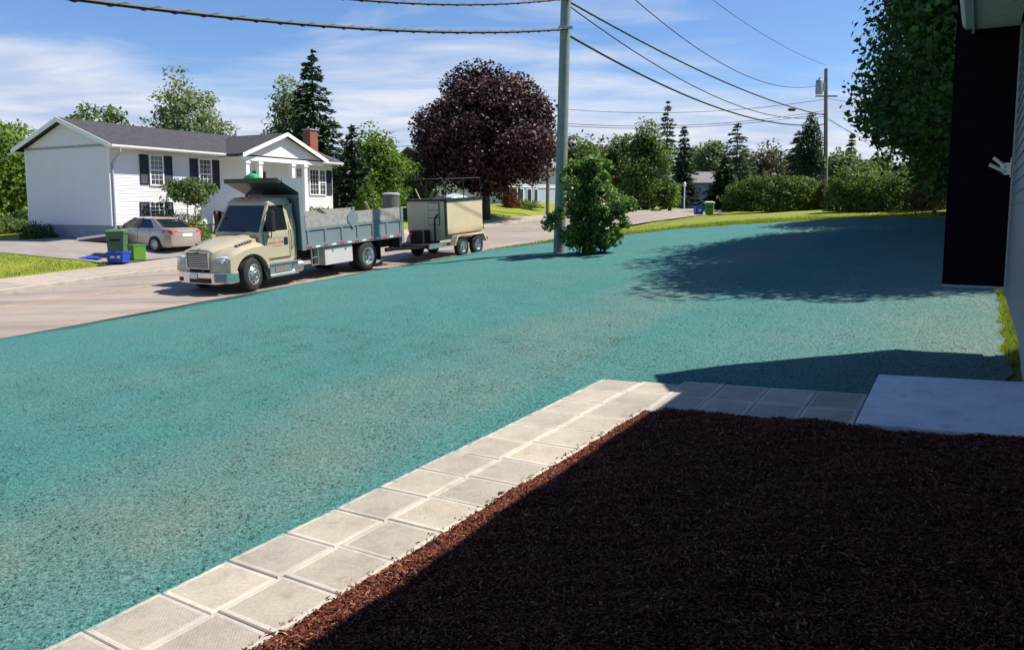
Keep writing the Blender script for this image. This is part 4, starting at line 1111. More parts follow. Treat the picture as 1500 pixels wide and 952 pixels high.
mb = MB(); mb.box(-0.85, 0.85, -1.0, -0.55, 1.45, 1.66); mb.build('dashboard', 'cab_inside', cab)
for x in (-0.45, 0.45):
    mb = MB(); mb.box(x - 0.24, x + 0.24, -1.62, -1.48, 1.2, 2.1); mb.build('seat', 'cab_inside', cab, bevel=0.05)
for sx in (-1, 1):
    # door skin, stands slightly proud; window glass above it
    mb = MB(); xo = 1.022
    mb.add([(sx * xo, -0.62, 0.86), (sx * xo, -1.57, 0.86), (sx * (xo + .012), -1.57, 1.44), (sx * (xo + .010), -1.57, 1.64), (sx * (xo + .010), -0.80, 1.50), (sx * (xo + .010), -0.62, 1.54)], [(0, 1, 2, 3, 4, 5)])
    mb.add([(sx * (xo - .03), -0.62, 0.86), (sx * (xo - .03), -1.57, 0.86), (sx * (xo - .03), -1.57, 1.64), (sx * (xo - .03), -0.62, 1.54)], [(3, 2, 1, 0)])
    mb = MB(); mb.prism([(-0.62, 0.86), (-1.57, 0.86), (-1.57, 1.64), (-1.0, 1.64), (-0.78, 1.54), (-0.62, 1.52)], sx * 0.99, sx * (xo + .014), 'x')
    door = mb.build('door', 'paint_tan', cab, bevel=0.012)
    mb = MB(); mb.box(sx * 1.016, sx * 1.0265, -1.60, -1.585, 0.80, 1.66); mb.box(sx * 1.016, sx * 1.0265, -0.612, -0.602, 0.80, 1.60); mb.box(sx * 1.014, sx * 1.0265, -1.585, -0.612, 0.835, 0.848); mb.build('door_gap', 'black_part', cab)
    mb = MB(); a, b_ = sx * 0.93, sx * 0.82
    mb.add([(sx * 0.985, -0.60, 1.665), (sx * 0.985, -1.57, 1.665), (sx * 0.865, -1.55, 2.42), (sx * 0.865, -0.99, 2.42), (sx * 0.97, -0.60, 1.665), (sx * 0.97, -1.57, 1.665), (sx * 0.85, -1.55, 2.42), (sx * 0.85, -0.99, 2.42)],
           [(0, 1, 2, 3), (7, 6, 5, 4), (0, 4, 5, 1), (2, 6, 7, 3), (1, 5, 6, 2), (3, 7, 4, 0)]); mb.build('side_window', 'auto_glass', cab)
    mb = MB(); mb.add([(sx * 0.985, -1.63, 1.665), (sx * 0.985, -1.84, 1.665), (sx * 0.865, -1.82, 2.40), (sx * 0.865, -1.62, 2.40), (sx * 0.97, -1.63, 1.665), (sx * 0.97, -1.84, 1.665), (sx * 0.85, -1.82, 2.40), (sx * 0.85, -1.62, 2.40)],
           [(0, 1, 2, 3), (7, 6, 5, 4), (0, 4, 5, 1), (2, 6, 7, 3), (1, 5, 6, 2), (3, 7, 4, 0)]); mb.build('quarter_panel', 'paint_tan', cab)
    mb = MB(); mb.box(sx * 1.036 - .012, sx * 1.036 + .012, -1.52, -1.36, 1.22, 1.45); hd = mb.build('door_handle', 'black_part', door, bevel=0.02)
    # mirror on two arms
    mr = empty('mirror', (0, 0, 0)); mr.parent = cab
    mb = MB(); mb.box(sx * 1.17 - .11, sx * 1.17 + .11, -0.86, -0.72, 1.66, 2.28); mb.build('shell', 'black_part', mr, bevel=0.03)
    mb = MB(); mb.box(sx * 1.17 - .09, sx * 1.17 + .09, -0.875, -0.862, 1.84, 2.25); mb.build('mirror_glass', 'chrome', mr)
    mb = MB(); mb.box(sx * 1.17 - .09, sx * 1.17 + .09, -0.875, -0.862, 1.68, 1.81); mb.build('mirror_glass', 'chrome', mr)
    mb = MB(); mb.tube([(sx * 1.0, -0.72, 1.50), (sx * 1.15, -0.78, 1.50), (sx * 1.17, -0.79, 1.68)], 0.018, 8); mb.tube([(sx * 0.92, -0.85, 2.2), (sx * 1.10, -0.79, 2.22)], 0.016, 8); mb.build('arm', 'black_part', mr)
    # dark triangle decal in front of the door and the grab rail behind it
    mb = MB(); mb.add([(sx * 1.0265, -0.565, 1.02), (sx * 1.0265, -0.612, 1.30), (sx * 1.0265, -0.565, 1.60), (sx * 1.0265, -0.535, 1.30)], [(0, 1, 2, 3)]); mb.build('decal', 'paint_grey', cab)
    mb = MB(); mb.tube([(sx * 1.02, -1.72, 1.12), (sx * 1.06, -1.72, 1.15), (sx * 1.06, -1.72, 1.95), (sx * 1.0, -1.72, 1.98)], 0.018, 8); mb.build('grab_rail', 'chrome', cab)
# lettering on the driver's door
door_l = [c for c in cab.children if c.name.startswith('door')][0]
txt('LANDSCAPING', 0.118, 'text_red', 'lettering', door_l, (-1.0385, -1.06, 1.27), (R(90), 0, R(-90)), 0.0015, 0.98)
mb = MB()
for k, (y, z, w_, h_) in enumerate([(-0.86, 1.46, .10, .045), (-0.98, 1.45, .08, .055), (-1.08, 1.47, .09, .05), (-1.19, 1.45, .10, .04), (-1.30, 1.465, .07, .05), (-0.95, 1.39, .14, .02), (-1.18, 1.39, .16, .02)]):
    mb.add([(-1.0385, y - w_ / 2, z - h_ / 2), (-1.0385, y + w_ / 2 - 0.02, z - h_ / 2 + 0.01), (-1.0385, y + w_ / 2, z + h_ / 2), (-1.0385, y - w_ / 2 + .02, z + h_ / 2)], [(0, 1, 2, 3)])
mb.build('leaf_emblem', 'text_green', door_l)
mb = MB(); mb.box(-1.040, -1.0385, -1.28, -0.90, 1.205, 1.222); mb.build('lettering_rule', 'text_red', door_l)
for k in range(5):
    x = -0.62 + k * 0.31; mb = MB(); mb.lathe([(0.055, 2.60), (0.05, 2.655), (0.02, 2.69), (0.001, 2.695)], 12, 'z', (x, -1.06 + 0.05 * (1 - abs(k - 2) / 2), 0.0 - 0.01 * abs(k - 2))); mb.build('cab_light', 'orange_lens', cab, smooth=True)
mb = MB(); mb.lathe([(0.03, 2.0), (0.028, 2.09), (0.001, 2.1)], 8, 'z', (0.98, -0.62, 0.18)); mb.build('cab_light', 'orange_lens', cab)
# steps and tanks
for sx in (-1, 1):
    mb = MB(); mb.box(sx * 0.80, sx * 1.10, -1.95, -0.68, 0.66, 0.715); mb.build('step', 'alu', TRK, bevel=0.01)
    mb = MB(); mb.box(sx * 0.82, sx * 1.14, -1.80, -0.66, 0.30, 0.345); mb.build('step', 'alu', TRK, bevel=0.01)
    mb = MB(); mb.box(sx * 0.62, sx * 1.06, -1.60, -0.72, 0.35, 0.655); bt = mb.build('battery_box', 'alu', TRK, bevel=0.03)
    mb = MB(); mb.box(sx * 1.062, sx * 1.075, -1.42, -0.92, 0.42, 0.60); mb.build('cover', 'steel_dirty', bt)
    mb = MB(); mb.tube([(sx * 0.84, -1.64, 0.50), (sx * 0.84, -2.12, 0.50)], 0.20, 20); mb.build('air_tank', 'alu', TRK, smooth=True)
# dump box
BX = 1.19; B0, B1 = -2.06, -6.95
box = empty('dump_box', (0, 0, 0)); box.parent = TRK
mb = MB(); mb.box(-BX + .03, BX - .03, B1, B0, 0.98, 1.10)
for sx in (-1, 1): mb.box(sx * (BX - .07), sx * (BX - .03), B1, B0, 1.101, 1.66)
mb.box(-BX + .075, BX - .075, B0 - 0.04, B0, 1.101, 2.9); mb.box(-BX + .075, BX - .075, B1, B1 + .05, 1.101, 1.78)
mb.build('shell', 'paint_grey', box)
mb = MB(); mb.box(-BX + .08, BX - .08, B1 + .06, B0 - .05, 1.101, 1.42); mb.build('inside_floor', 'steel_dirty', box)
for sx in (-1, 1):
    mb = MB(); mb.box(sx * (BX - .03), sx * BX, B1 + .1, B0 - .08, 1.01, 1.14); mb.build('lower_rail', 'paint_grey', box)
    mb = MB(); mb.box(sx * (BX - .03), sx * BX, B1 + .1, B0 - .08, 1.58, 1.665); mb.build('upper_rail', 'paint_grey', box)
    for k in range(7):
        y = B0 - 0.12 - k * 0.765 
        mb = MB(); mb.prism([(sx * (BX - .03), y), (sx * BX, y - 0.02), (sx * BX, y - 0.10), (sx * (BX - .03), y - 0.12)], 1.141, 1.579, 'z'); mb.build('side_rib', 'paint_grey', box)
    mb = MB(); mb.box(sx * (BX - .055), sx * (BX - .012), B1 + .14, B0 - .1, 1.667, 2.06); mb.build('side_board', 'board_grey', box)
    mb = MB(); mb.prism([(B0 - 2.25, 1.5), (B0 - 2.50, 1.75), (B0 - 2.50, 1.95), (B0 - 2.25, 2.13), (B0 - 2.0, 1.95), (B0 - 2.0, 1.75)], sx * (BX - .010), sx * (BX + .012), 'x'); mb.build('board_pocket', 'paint_grey', box)
    for k in range(13):
        y0 = B0 - 0.10 - k * 0.365; mb = MB(); mb.box(sx * (BX + .001), sx * (BX + .004), y0 - 0.20, y0, 1.03, 1.085); mb.build('reflective_strip', 'red_lens' if k % 2 == 0 else 'white_plastic', box)
    # rear corner post, front post with gusset
    mb = MB(); mb.box(sx * (BX - .09), sx * (BX + .01), B1 - .03, B1 + .10, 0.80, 2.08); mb.build('corner_post', 'paint_grey', box)
    mb = MB(); mb.prism([(B0 - 0.06, 0.98), (B0 + .10, 0.98), (B0 + .12, 2.78), (-1.32, 3.10), (-1.30, 3.22), (B0 - 0.06, 3.22)], sx * (BX - .03), sx * (BX + .005), 'x'); mb.build('front_post', 'paint_grey', box)
mb = MB(); q = [(B0 + .01, 2.70), (-1.95, 2.72), (-1.24, 3.08), (-1.14, 3.10), (-1.12, 3.24), (-1.18, 3.24), (-1.27, 3.15), (-1.96, 2.80), (B0 + .01, 2.79)]
mb.prism(q, -BX + .031, BX - .031, 'x'); mb.build('cab_guard', 'paint_dark', box)
mb = MB(); mb.box(-0.6, 0.6, B0 + .005, B0 + .05, 1.6, 2.6); mb.build('bulkhead_screen', 'paint_dark', box)
mb = MB()
for x in (-1.13, -0.92): mb.box(x - .02, x + .02, -2.62, -2.58, 0.50, 1.0) if False else None
for y in (-2.36, -2.64): mb.box(-1.16, -1.12, y - .02, y + .02, 0.46, 1.0)
for z in (0.48, 0.72): mb.box(-1.165, -1.115, -2.62, -2.38, z - .018, z + .018)
mb.build('ladder', 'alu', TRK)
for sx in (-1, 1):
    mb = MB(); mb.box(sx * 0.62, sx * 1.12, -4.28, -2.98, 0.40, 0.965); tb = mb.build('toolbox', 'box_pale', TRK, bevel=0.015)
    for y in (-3.35, -3.95):
        mb = MB(); mb.lathe([(0.045, 0), (0.04, sx * 0.012), (0.001, sx * 0.014)], 12, 'x', (sx * 1.12, y, 0.86)); mb.build('latch', 'steel_dirty', tb)
    mb = MB(); mb.box(sx * 0.62, sx * 1.18, -5.66, -5.63, 0.30, 0.98); mb.build('mud_flap', 'black_part', TRK)
mb = MB(); mb.box(-1.0, 1.0, -7.05, -6.95, 0.62, 0.95); hp = mb.build('hitch_plate', 'paint_dark', TRK)
mb = MB(); mb.box(-1.0, -0.72, -7.06, -7.052, 0.76, 0.88); mb.build('tail_lamp', 'red_lens', hp)
# rubble and offcuts lying in the box
for k, (x, y, a, L, w_, m_) in enumerate([(-0.25, -3.1, 0.3, 1.5, .20, 'board_grey'), (0.35, -3.4, -0.5, 1.3, .16, 'board_grey'), (0.5, -5.2, 0.15, 1.7, .18, 'board_grey'), (-0.3, -6.2, 0.9, 1.1, .08, 'board_new')]):
    mb = MB(); mb.box(-w_ / 2, w_ / 2, -L / 2, L / 2, -0.02, 0.02); o = mb.build('plank', m_)
    ang = (0.36, 0.12, a) if k != 3 else (0.75, 0.1, 0.5)
    o.matrix_world = TRK.matrix_basis @ Matrix.Translation((x, y, 1.80 if k != 3 else 1.92)) @ Euler(ang).to_matrix().to_4x4()
    tag(o, ['weathered grey plank leaning inside the front of the dump box', 'grey plank crossing another one inside the dump box', 'grey plank near the tail of the dump box', 'pale new timber offcut sticking up at the tail of the dump box'][k], 'plank')
# green tarp bundle on the cab guard
rr = random.Random(5); mb = MB(); rings = []
for i in range(9):
    x = -0.28 + i * 0.07; hgt = 0.16 * math.sin(math.pi * (i + .4) / 9) + 0.03
    rings.append([(x + rr.uniform(-.01, .01), -1.35 + 0.16 * math.cos(a) + rr.uniform(-.02, .02), 3.20 + max(0, math.sin(a)) * hgt + rr.uniform(-.015, .015)) for a in np.linspace(0, 2 * math.pi, 10, endpoint=False)])
mb.loft(rings); mat('tarp_green', (0.03, 0.36, 0.12), 0.45, var=0.25, vscale=9); gt = mb.build('green_tarp', 'tarp_green', smooth=True); gt.matrix_world = TRK.matrix_basis @ Matrix.Translation((0.10, 0.0, 0.02)); tag(gt, 'bright green tarp bundle on top of the truck cab guard', 'tarp')

# ---------------------------------------------------------------- hydroseeder trailer
TL = vbase(9.95, -0.55, 'hydroseeder_trailer', -0.055); tag(TL, 'tan tank trailer on two axles coupled behind the dump truck', 'trailer')
for sx in (-1, 1):
    for y in (0.52, -0.52): wheel(TL, (sx * 1.06, y, 0.40), 0.40, 0.22, sx, 0.21, 'trailer')
    fr = [(-1.10, 0.50), (-1.16, 0.52), (-0.92, 0.86), (0.92, 0.86), (1.14, 0.52), (1.08, 0.50), (0.88, 0.815), (-0.88, 0.815)]
    mb = MB(); mb.prism(fr, sx * 0.93, sx * 1.20, 'x'); mb.build('mudguard', 'paint_tank', TL, bevel=0.008)
mb = MB()
for x in (-0.88, 0.88): mb.box(x - .05, x + .05, -1.6, 2.45, 0.50, 0.62)
mb.box(-0.88, 0.88, 2.35, 2.45, 0.50, 0.62); mb.box(-0.88, 0.88, -1.6, -1.5, 0.50, 0.62)
bar(mb, (-0.8, 2.4, 0.56), (-0.05, 3.55, 0.56), 0.10); bar(mb, (0.8, 2.4, 0.56), (0.05, 3.55, 0.56), 0.10); mb.box(-0.06, 0.06, 3.4, 3.75, 0.50, 0.64); mb.box(-0.8, 0.8, 1.4, 2.4, 0.60, 0.63)
mb.build('frame', 'black_part', TL)
mb = MB(); mb.box(-0.97, -0.93, 1.35, 2.45, 0.48, 0.66); mb.build('side_marker_rail', 'alu', TL)
# tank: flat top, sides tucked under in a curve
hw = 0.93; prof = [(-hw, 2.18)] + [(-hw + 0.42 - 0.42 * math.cos(a), 1.18 - 0.50 * math.sin(a)) for a in np.linspace(0, R(90), 8)] + [(hw - 0.42 + 0.42 * math.sin(a), 1.18 - 0.50 * math.cos(a)) for a in np.linspace(0, R(90), 8)] + [(hw, 2.18)]
mb = MB(); mb.prism(prof, -1.25, 1.25, 'y'); tank = mb.build('tank', 'paint_tank', TL, smooth=True)
mb = MB(); mb.box(-hw - .04, hw + .04, -1.29, 1.29, 2.181, 2.26); mb.build('top_rim', 'black_part', TL, bevel=0.01)
for x in (-hw - .005, ): 
    mb = MB(); mb.box(-hw - .005, -hw + .05, 1.20, 1.30, 0.85, 2.18); mb.build('corner_edge', 'black_part', TL)
# front panels
mb = MB(); mb.box(-0.62, -0.10, 1.255, 1.275, 1.28, 2.14); fp = mb.build('front_panel', 'black_part', TL)
for k in range(3):
    z0 = 1.30 + k * 0.28; mb = MB(); mb.box(-0.60, -0.12, 1.276, 1.285, z0, z0 + 0.26); mb.build('louvre_panel', 'paint_tank', fp)
mb = MB(); mb.box(-0.30, 0.30, 1.45, 1.95, 0.64, 1.12); eng = mb.build('pump_engine', 'black_part', TL, bevel=0.03)
mb = MB(); mb.tube([(0.22, 1.96, 0.95), (0.22, 2.02, 0.95)], 0.07, 14); mb.build('red_cap', 'red_lens', eng)
mb = MB(); mb.tube([(-0.55, 1.5, 0.64), (-0.55, 1.5, 1.5), (-0.6, 1.35, 1.7)], 0.04, 8); mb.build('hose_pipe', 'black_part', TL)
# rail rack over the tank and ladder at the tail
mb = MB(); zr_ = 3.02
for x in (-0.90, 0.90): mb.tube([(x, -1.2, zr_), (x, 1.2, zr_)], 0.02, 6)
for y in (-1.2, 1.2): mb.tube([(-0.90, y, zr_), (0.90, y, zr_)], 0.02, 6)
for x in (-0.90, 0.90):
    for y in (-1.2, 0.0, 1.2): mb.tube([(x, y, 2.26), (x, y, zr_)], 0.02, 6)
mb.build('guard_rail', 'black_part', TL)
mb = MB()
for x in (-0.90, -0.55): mb.tube([(x, -1.36, 0.95), (x, -1.36, 2.3), (x, -1.2, 2.4)], 0.018, 6)
for z in np.arange(1.05, 2.2, 0.28): mb.tube([(-0.90, -1.36, z), (-0.55, -1.36, z)], 0.014, 6)
mb.build('ladder', 'black_part', TL)
for k, (p, q, w_) in enumerate([((0.25, 0.6, 2.27), (-0.15, 0.9, 2.62), 0.09), ((0.55, 0.9, 2.27), (0.72, 0.95, 2.66), 0.05), ((0.1, 0.2, 2.28), (-0.45, 0.5, 2.42), 0.10)]):
    mb = MB(); bar(mb, p, q, w_, 0.03); o = mb.build('stake', 'board_new'); o.matrix_world = TL.matrix_basis.copy()
    tag(o, ['pale wooden stake jutting up from the tank top, middle one', 'thin wooden stake leaning left on the tank top', 'short flat wooden offcut lying on the tank top'][k], 'stake')
rr = random.Random(9); mb = MB(); rings = []
for i in range(8):
    y = -0.75 + i * 0.16; hg = 0.14 * math.sin(math.pi * (i + .5) / 8) + 0.02
    rings.append([(-0.3 + 0.30 * math.cos(a) + rr.uniform(-.03, .03), y, 2.262 + max(0, math.sin(a)) * hg + rr.uniform(0, .015)) for a in np.linspace(0, 2 * math.pi, 10, endpoint=False)])
mb.loft(rings); mat('bag_pale', (0.38, 0.50, 0.50), 0.5, var=0.2, vscale=9); bg = mb.build('mulch_bag', 'bag_pale', smooth=True); bg.matrix_world = TL.matrix_basis.copy(); tag(bg, 'pale blue-green bag lying on the trailer tank', 'bag')

# ---------------------------------------------------------------- parked sedan
cp = gat(229, 369); cs, ctt = ST(cp.x, cp.y)
CAR = empty('sedan', (0, 0, 0)); tag(CAR, 'beige four-door sedan parked in the white house driveway', 'car')
hd_ = Vector((-0.90, 0.44)).normalized(); cang = math.atan2(-hd_.x, hd_.y)
# rear-left wheel (x -0.76, y -1.30) stands on cp
off = Matrix.Rotation(cang, 3, 'Z') @ Vector((-0.80, -1.32, 0)); CAR.location = (cp.x - off.x, cp.y - off.y, cp.z + 0.05); CAR.rotation_euler = (R(2.5), 0, cang)
def cr(y, hw, z0, z1, tuck=0.08):
    return [(-hw + tuck, y, z0), (-hw, y, z0 + 0.18), (-hw, y, z1 - 0.16), (-hw + 0.05, y, z1 - 0.03), (-hw + 0.16, y, z1), (hw - 0.16, y, z1), (hw - 0.05, y, z1 - 0.03), (hw, y, z1 - 0.16), (hw, y, z0 + 0.18), (hw - tuck, y, z0)]
mb = MB(); mb.loft([cr(-2.27, 0.68, 0.42, 0.80), cr(-2.22, 0.78, 0.28, 0.98), cr(-2.0, 0.86, 0.22, 1.05), cr(-1.3, 0.88, 0.20, 1.03), cr(0, 0.88, 0.20, 0.98), cr(1.0, 0.87, 0.20, 0.96), cr(1.9, 0.82, 0.22, 0.82), cr(2.2, 0.70, 0.30, 0.70), cr(2.28, 0.55, 0.38, 0.60)])
body = mb.build('body', 'paint_car', CAR, smooth=True)
def gr_(z, yf, yb, hw): return [(-hw, yb, z), (-hw, yf, z), (-hw + 0.18, yf + 0.10, z), (hw - 0.18, yf + 0.10, z), (hw, yf, z), (hw, yb, z), (hw - 0.2, yb - 0.08, z), (-hw + 0.2, yb - 0.08, z)]
mb = MB(); mb.loft([gr_(0.95, 0.95, -1.72, 0.80), gr_(1.22, 0.45, -1.30, 0.70), gr_(1.40, 0.05, -0.95, 0.62)]); mb.build('glasshouse', 'auto_glass', CAR, smooth=True)
mb = MB(); mb.loft([gr_(1.385, 0.14, -1.02, 0.635), gr_(1.43, 0.0, -0.92, 0.59), gr_(1.46, -0.18, -0.75, 0.48)]); mb.build('roof', 'paint_car', CAR, smooth=True)
for sx in (-1, 1):
    for (a, b_, m_) in (((0.80, 0.93, 0.97), (0.64, 0.10, 1.41), 'paint_car'), ((0.805, -0.32, 0.97), (0.63, -0.36, 1.41), 'black_part')):
        mb = MB(); bar(mb, (sx * a[0], a[1], a[2]), (sx * b_[0], b_[1], b_[2]), 0.055, 0.04); mb.build('pillar', m_, CAR)
    mb = MB(); mb.add([(sx * 0.812, -1.22, 0.97), (sx * 0.80, -1.80, 0.98), (sx * 0.66, -1.32, 1.24), (sx * 0.635, -0.98, 1.41), (sx * 0.645, -0.80, 1.41), (sx * 0.76, -1.10, 1.12)], [(0, 1, 2, 3, 4, 5)]); mb.add([(sx * 0.78, -1.24, 0.97), (sx * 0.70, -1.80, 0.98), (sx * 0.60, -1.32, 1.24), (sx * 0.60, -0.98, 1.41)], [(0, 1, 2, 3)]); mb.build('rear_pillar', 'paint_car', CAR)
    for y in (1.35, -1.32):
        wheel(CAR, (sx * 0.815, y, 0.315), 0.315, 0.20, sx, 0.21, 'car')
        mb = MB(); mb.tube([(sx * 0.886, y, 0.33), (sx * 0.60, y, 0.33)], 0.365, 28); mb.build('wheel_well', 'black_part', CAR)
    mb = MB(); mb.loft([[(sx * 0.50, -2.20, 0.79), (sx * 0.50, -2.26, 0.80), (sx * 0.50, -2.25, 0.94), (sx * 0.50, -2.18, 0.95)], [(sx * 0.76, -2.10, 0.76), (sx * 0.785, -2.24, 0.79), (sx * 0.78, -2.22, 0.96), (sx * 0.74, -2.1, 0.97)], [(sx * 0.84, -1.80, 0.84), (sx * 0.882, -1.82, 0.85), (sx * 0.875, -1.82, 0.95), (sx * 0.83, -1.8, 0.96)]]); mb.build('tail_lamp', 'red_lens', CAR, smooth=True)
    mb = MB(); mb.box(sx * 0.86, sx * 1.03, 0.66, 0.78, 0.94, 1.06); mb.build('mirror', 'paint_car', CAR, bevel=0.03)
    for y0, y1 in ((-1.05, -0.34), (-0.28, 0.75)):
        mb = MB(); mb.box(sx * 0.878, sx * 0.884, y0, y0 + 0.012, 0.32, 0.92); mb.build('door_gap', 'black_part', CAR)
        mb = MB(); mb.box(sx * 0.88, sx * 0.90, y0 + 0.05, y0 + 0.22, 0.78, 0.81); mb.build('door_handle', 'paint_car', CAR, bevel=0.006)
mb = MB(); mb.box(-0.26, 0.26, -2.285, -2.27, 0.70, 0.84); mb.build('licence_plate', 'white_plastic', CAR)
mb = MB(); mb.box(-0.45, 0.45, -2.268, -2.25, 0.87, 0.90); mb.build('boot_strip', 'chrome', CAR)
# ================================================================== trees and plants
leafmat('leaf_purple', [(0.011, 0.004, 0.006), (0.024, 0.008, 0.010), (0.054, 0.021, 0.022), (0.165, 0.080, 0.078)], 0.18, 0.45, 0.5, 0.3)  # palest tone paints bright highlights onto some of the leaves
leafmat('leaf_maple', [(0.016, 0.048, 0.012), (0.028, 0.080, 0.020), (0.050, 0.120, 0.026), (0.085, 0.165, 0.035)], 0.30, 0.45)
leafmat('leaf_mid', [(0.045, 0.085, 0.022), (0.082, 0.135, 0.034), (0.122, 0.185, 0.050), (0.175, 0.235, 0.075)], 0.35, 0.5)
leafmat('leaf_bright', [(0.060, 0.120, 0.016), (0.105, 0.180, 0.026), (0.150, 0.235, 0.036), (0.205, 0.290, 0.060)], 0.38, 0.6)
leafmat('leaf_silver', [(0.085, 0.125, 0.050), (0.140, 0.185, 0.080), (0.200, 0.245, 0.120), (0.260, 0.300, 0.165)], 0.35, 0.6)
leafmat('leaf_yellow', [(0.150, 0.170, 0.016), (0.230, 0.230, 0.022), (0.320, 0.290, 0.035)], 0.35, 0.6)
leafmat('leaf_brown', [(0.070, 0.075, 0.035), (0.110, 0.100, 0.055), (0.165, 0.140, 0.085)], 0.3, 0.6)
leafmat('leaf_red', [(0.110, 0.030, 0.016), (0.180, 0.050, 0.022), (0.220, 0.080, 0.030)], 0.3, 0.8)
leafmat('leaf_rose', [(0.040, 0.090, 0.024), (0.085, 0.165, 0.042), (0.145, 0.245, 0.065), (0.235, 0.330, 0.105)], 0.45, 1.2, 0.4, 0.5)
leafmat('needle_dark', [(0.014, 0.034, 0.015), (0.026, 0.056, 0.024), (0.042, 0.080, 0.034), (0.064, 0.108, 0.044)], 0.12, 0.6)
leafmat('needle_mid', [(0.030, 0.058, 0.026), (0.052, 0.094, 0.040), (0.080, 0.130, 0.055), (0.115, 0.165, 0.068)], 0.15, 0.6)
leafmat('needle_blue', [(0.022, 0.044, 0.038), (0.038, 0.068, 0.058), (0.060, 0.095, 0.080)], 0.12, 0.6)
leafmat('petal_pink', [(0.42, 0.05, 0.14), (0.55, 0.10, 0.20), (0.62, 0.20, 0.28)], 0.25, 2.0)
leafmat('leaf_hedge', [(0.040, 0.075, 0.016), (0.085, 0.135, 0.028), (0.130, 0.190, 0.042), (0.180, 0.240, 0.060)], 0.3, 0.6)
mat('bark', (0.085, 0.068, 0.055), 0.95, var=0.3, vscale=6, bump=0.8, bscale=18)
mat('bark_pale', (0.33, 0.31, 0.28), 0.9, var=0.35, vscale=5, bump=0.4, bscale=14)

def unit(n):
    v = rng.normal(0, 1, (n, 3)); return v / np.linalg.norm(v, axis=1)[:, None]
def leafquads(P, size, updir=None, asp=0.62, flat=0.35):
    """leaf-shaped quads (kite) at points P; size array"""
    n = len(P); d = unit(n); d[:, 2] = d[:, 2] * 0.75 - 0.15
    d /= np.linalg.norm(d, axis=1)[:, None]
    a = unit(n)
    if updir is not None: a = a * (1 - flat) + updir * flat
    s = np.cross(d, a); s /= np.linalg.norm(s, axis=1)[:, None] + 1e-9
    nn = np.cross(s, d); L = size[:, None]
    V = np.zeros((n, 4, 3))
    V[:, 0] = P - d * L * .5; V[:, 1] = P + s * L * asp * .5 + nn * L * .08 - d * L * .05; V[:, 2] = P + d * L * .5 - nn * L * .10; V[:, 3] = P - s * L * asp * .5 + nn * L * .08 - d * L * .05
    return V.reshape(-1, 3), np.arange(n * 4).reshape(-1, 4)
def limbs(mb, base, top, r0, crown_c, crown_r, n, seed, zlo):
    """trunk with limbs that reach into the crown"""
    rr = random.Random(seed); base, top = Vector(base), Vector(top); pts = []; rad = []
    for k in range(6):
        f = k / 5; pts.append(base.lerp(top, f) + Vector((rr.uniform(-.06, .06), rr.uniform(-.06, .06), 0)) * (k > 0)); rad.append(r0 * (1.25 if k == 0 else 1 - 0.78 * f))
    mb.tube(pts, rad, 8)
    for k in range(n):
        f = rr.uniform(zlo, 0.92); p = base.lerp(top, f); a = rr.uniform(0, 6.283)
        L = crown_r * rr.uniform(0.5, 0.95); e = p + Vector((math.cos(a) * L, math.sin(a) * L, L * rr.uniform(0.25, 0.8)))
        m = p.lerp(e, 0.5) + Vector((0, 0, -0.08 * L)); q = r0 * (1 - .7 * f) * .5
        mb.tube([p, m, e], [q, q * .6, q * .15], 5)
def broadleaf(name, label, base, h, rx, rz, cz, nc, nl, ls, m, seed, group=None, cat='tree', cr=0.34, trunk=0.16, bark='bark', shape=None, ry=None, nlimb=9, shell=0.75, droop=0.0, airy=0.0):
    """tree: clumps of leaves over an ellipsoid; base world point, crown centre height cz"""
    global rng
    rng = np.random.default_rng(seed)
    root = empty(name, base); tag(root, label, cat, group); ry = ry or rx
    tb = MB(); limbs(tb, (0, 0, -0.15), (0, 0, cz + rz * .45), trunk, (0, 0, cz), rx, nlimb, seed, max(.2, (cz - rz) / (cz + rz * .45)))
    tb.build('trunk', bark, root, smooth='all')
    # clump centres: mostly near the outside
    U = unit(nc); rad = rng.uniform(0.35, 1.0, nc) ** 0.5 * shell + rng.normal(0, 0.05 + airy * .2, nc)
    C = U * rad[:, None] * np.array([rx, ry, rz])
    if shape is not None:
        f = (C[:, 2] / rz + 1) / 2; k = np.interp(f, *shape); C[:, 0] *= k; C[:, 1] *= k
    C[:, 2] += cz
    R_ = cr * min(rx, rz) * rng.uniform(0.6, 1.35, nc)
    w = R_ ** 2; w /= w.sum(); idx = rng.choice(nc, nl, p=w)
    D = unit(nl); rr = rng.uniform(0.1, 1.0, nl) ** 0.42
    P = C[idx] + D * (rr * R_[idx])[:, None] * np.array([1.1, 1.1, 0.8])
    P[:, 2] -= droop * rng.random(nl) ** 2
    P[:, 2] = np.maximum(P[:, 2], 0.03)
    out = P - np.array([0, 0, cz]); out /= np.linalg.norm(out, axis=1)[:, None] + 1e-6; out[:, 2] += 0.5
    V, F_ = leafquads(P, ls * rng.uniform(0.6, 1.35, nl), out, 0.7, 0.55)
    npmesh('crown', V, F_, m, root)
    return root
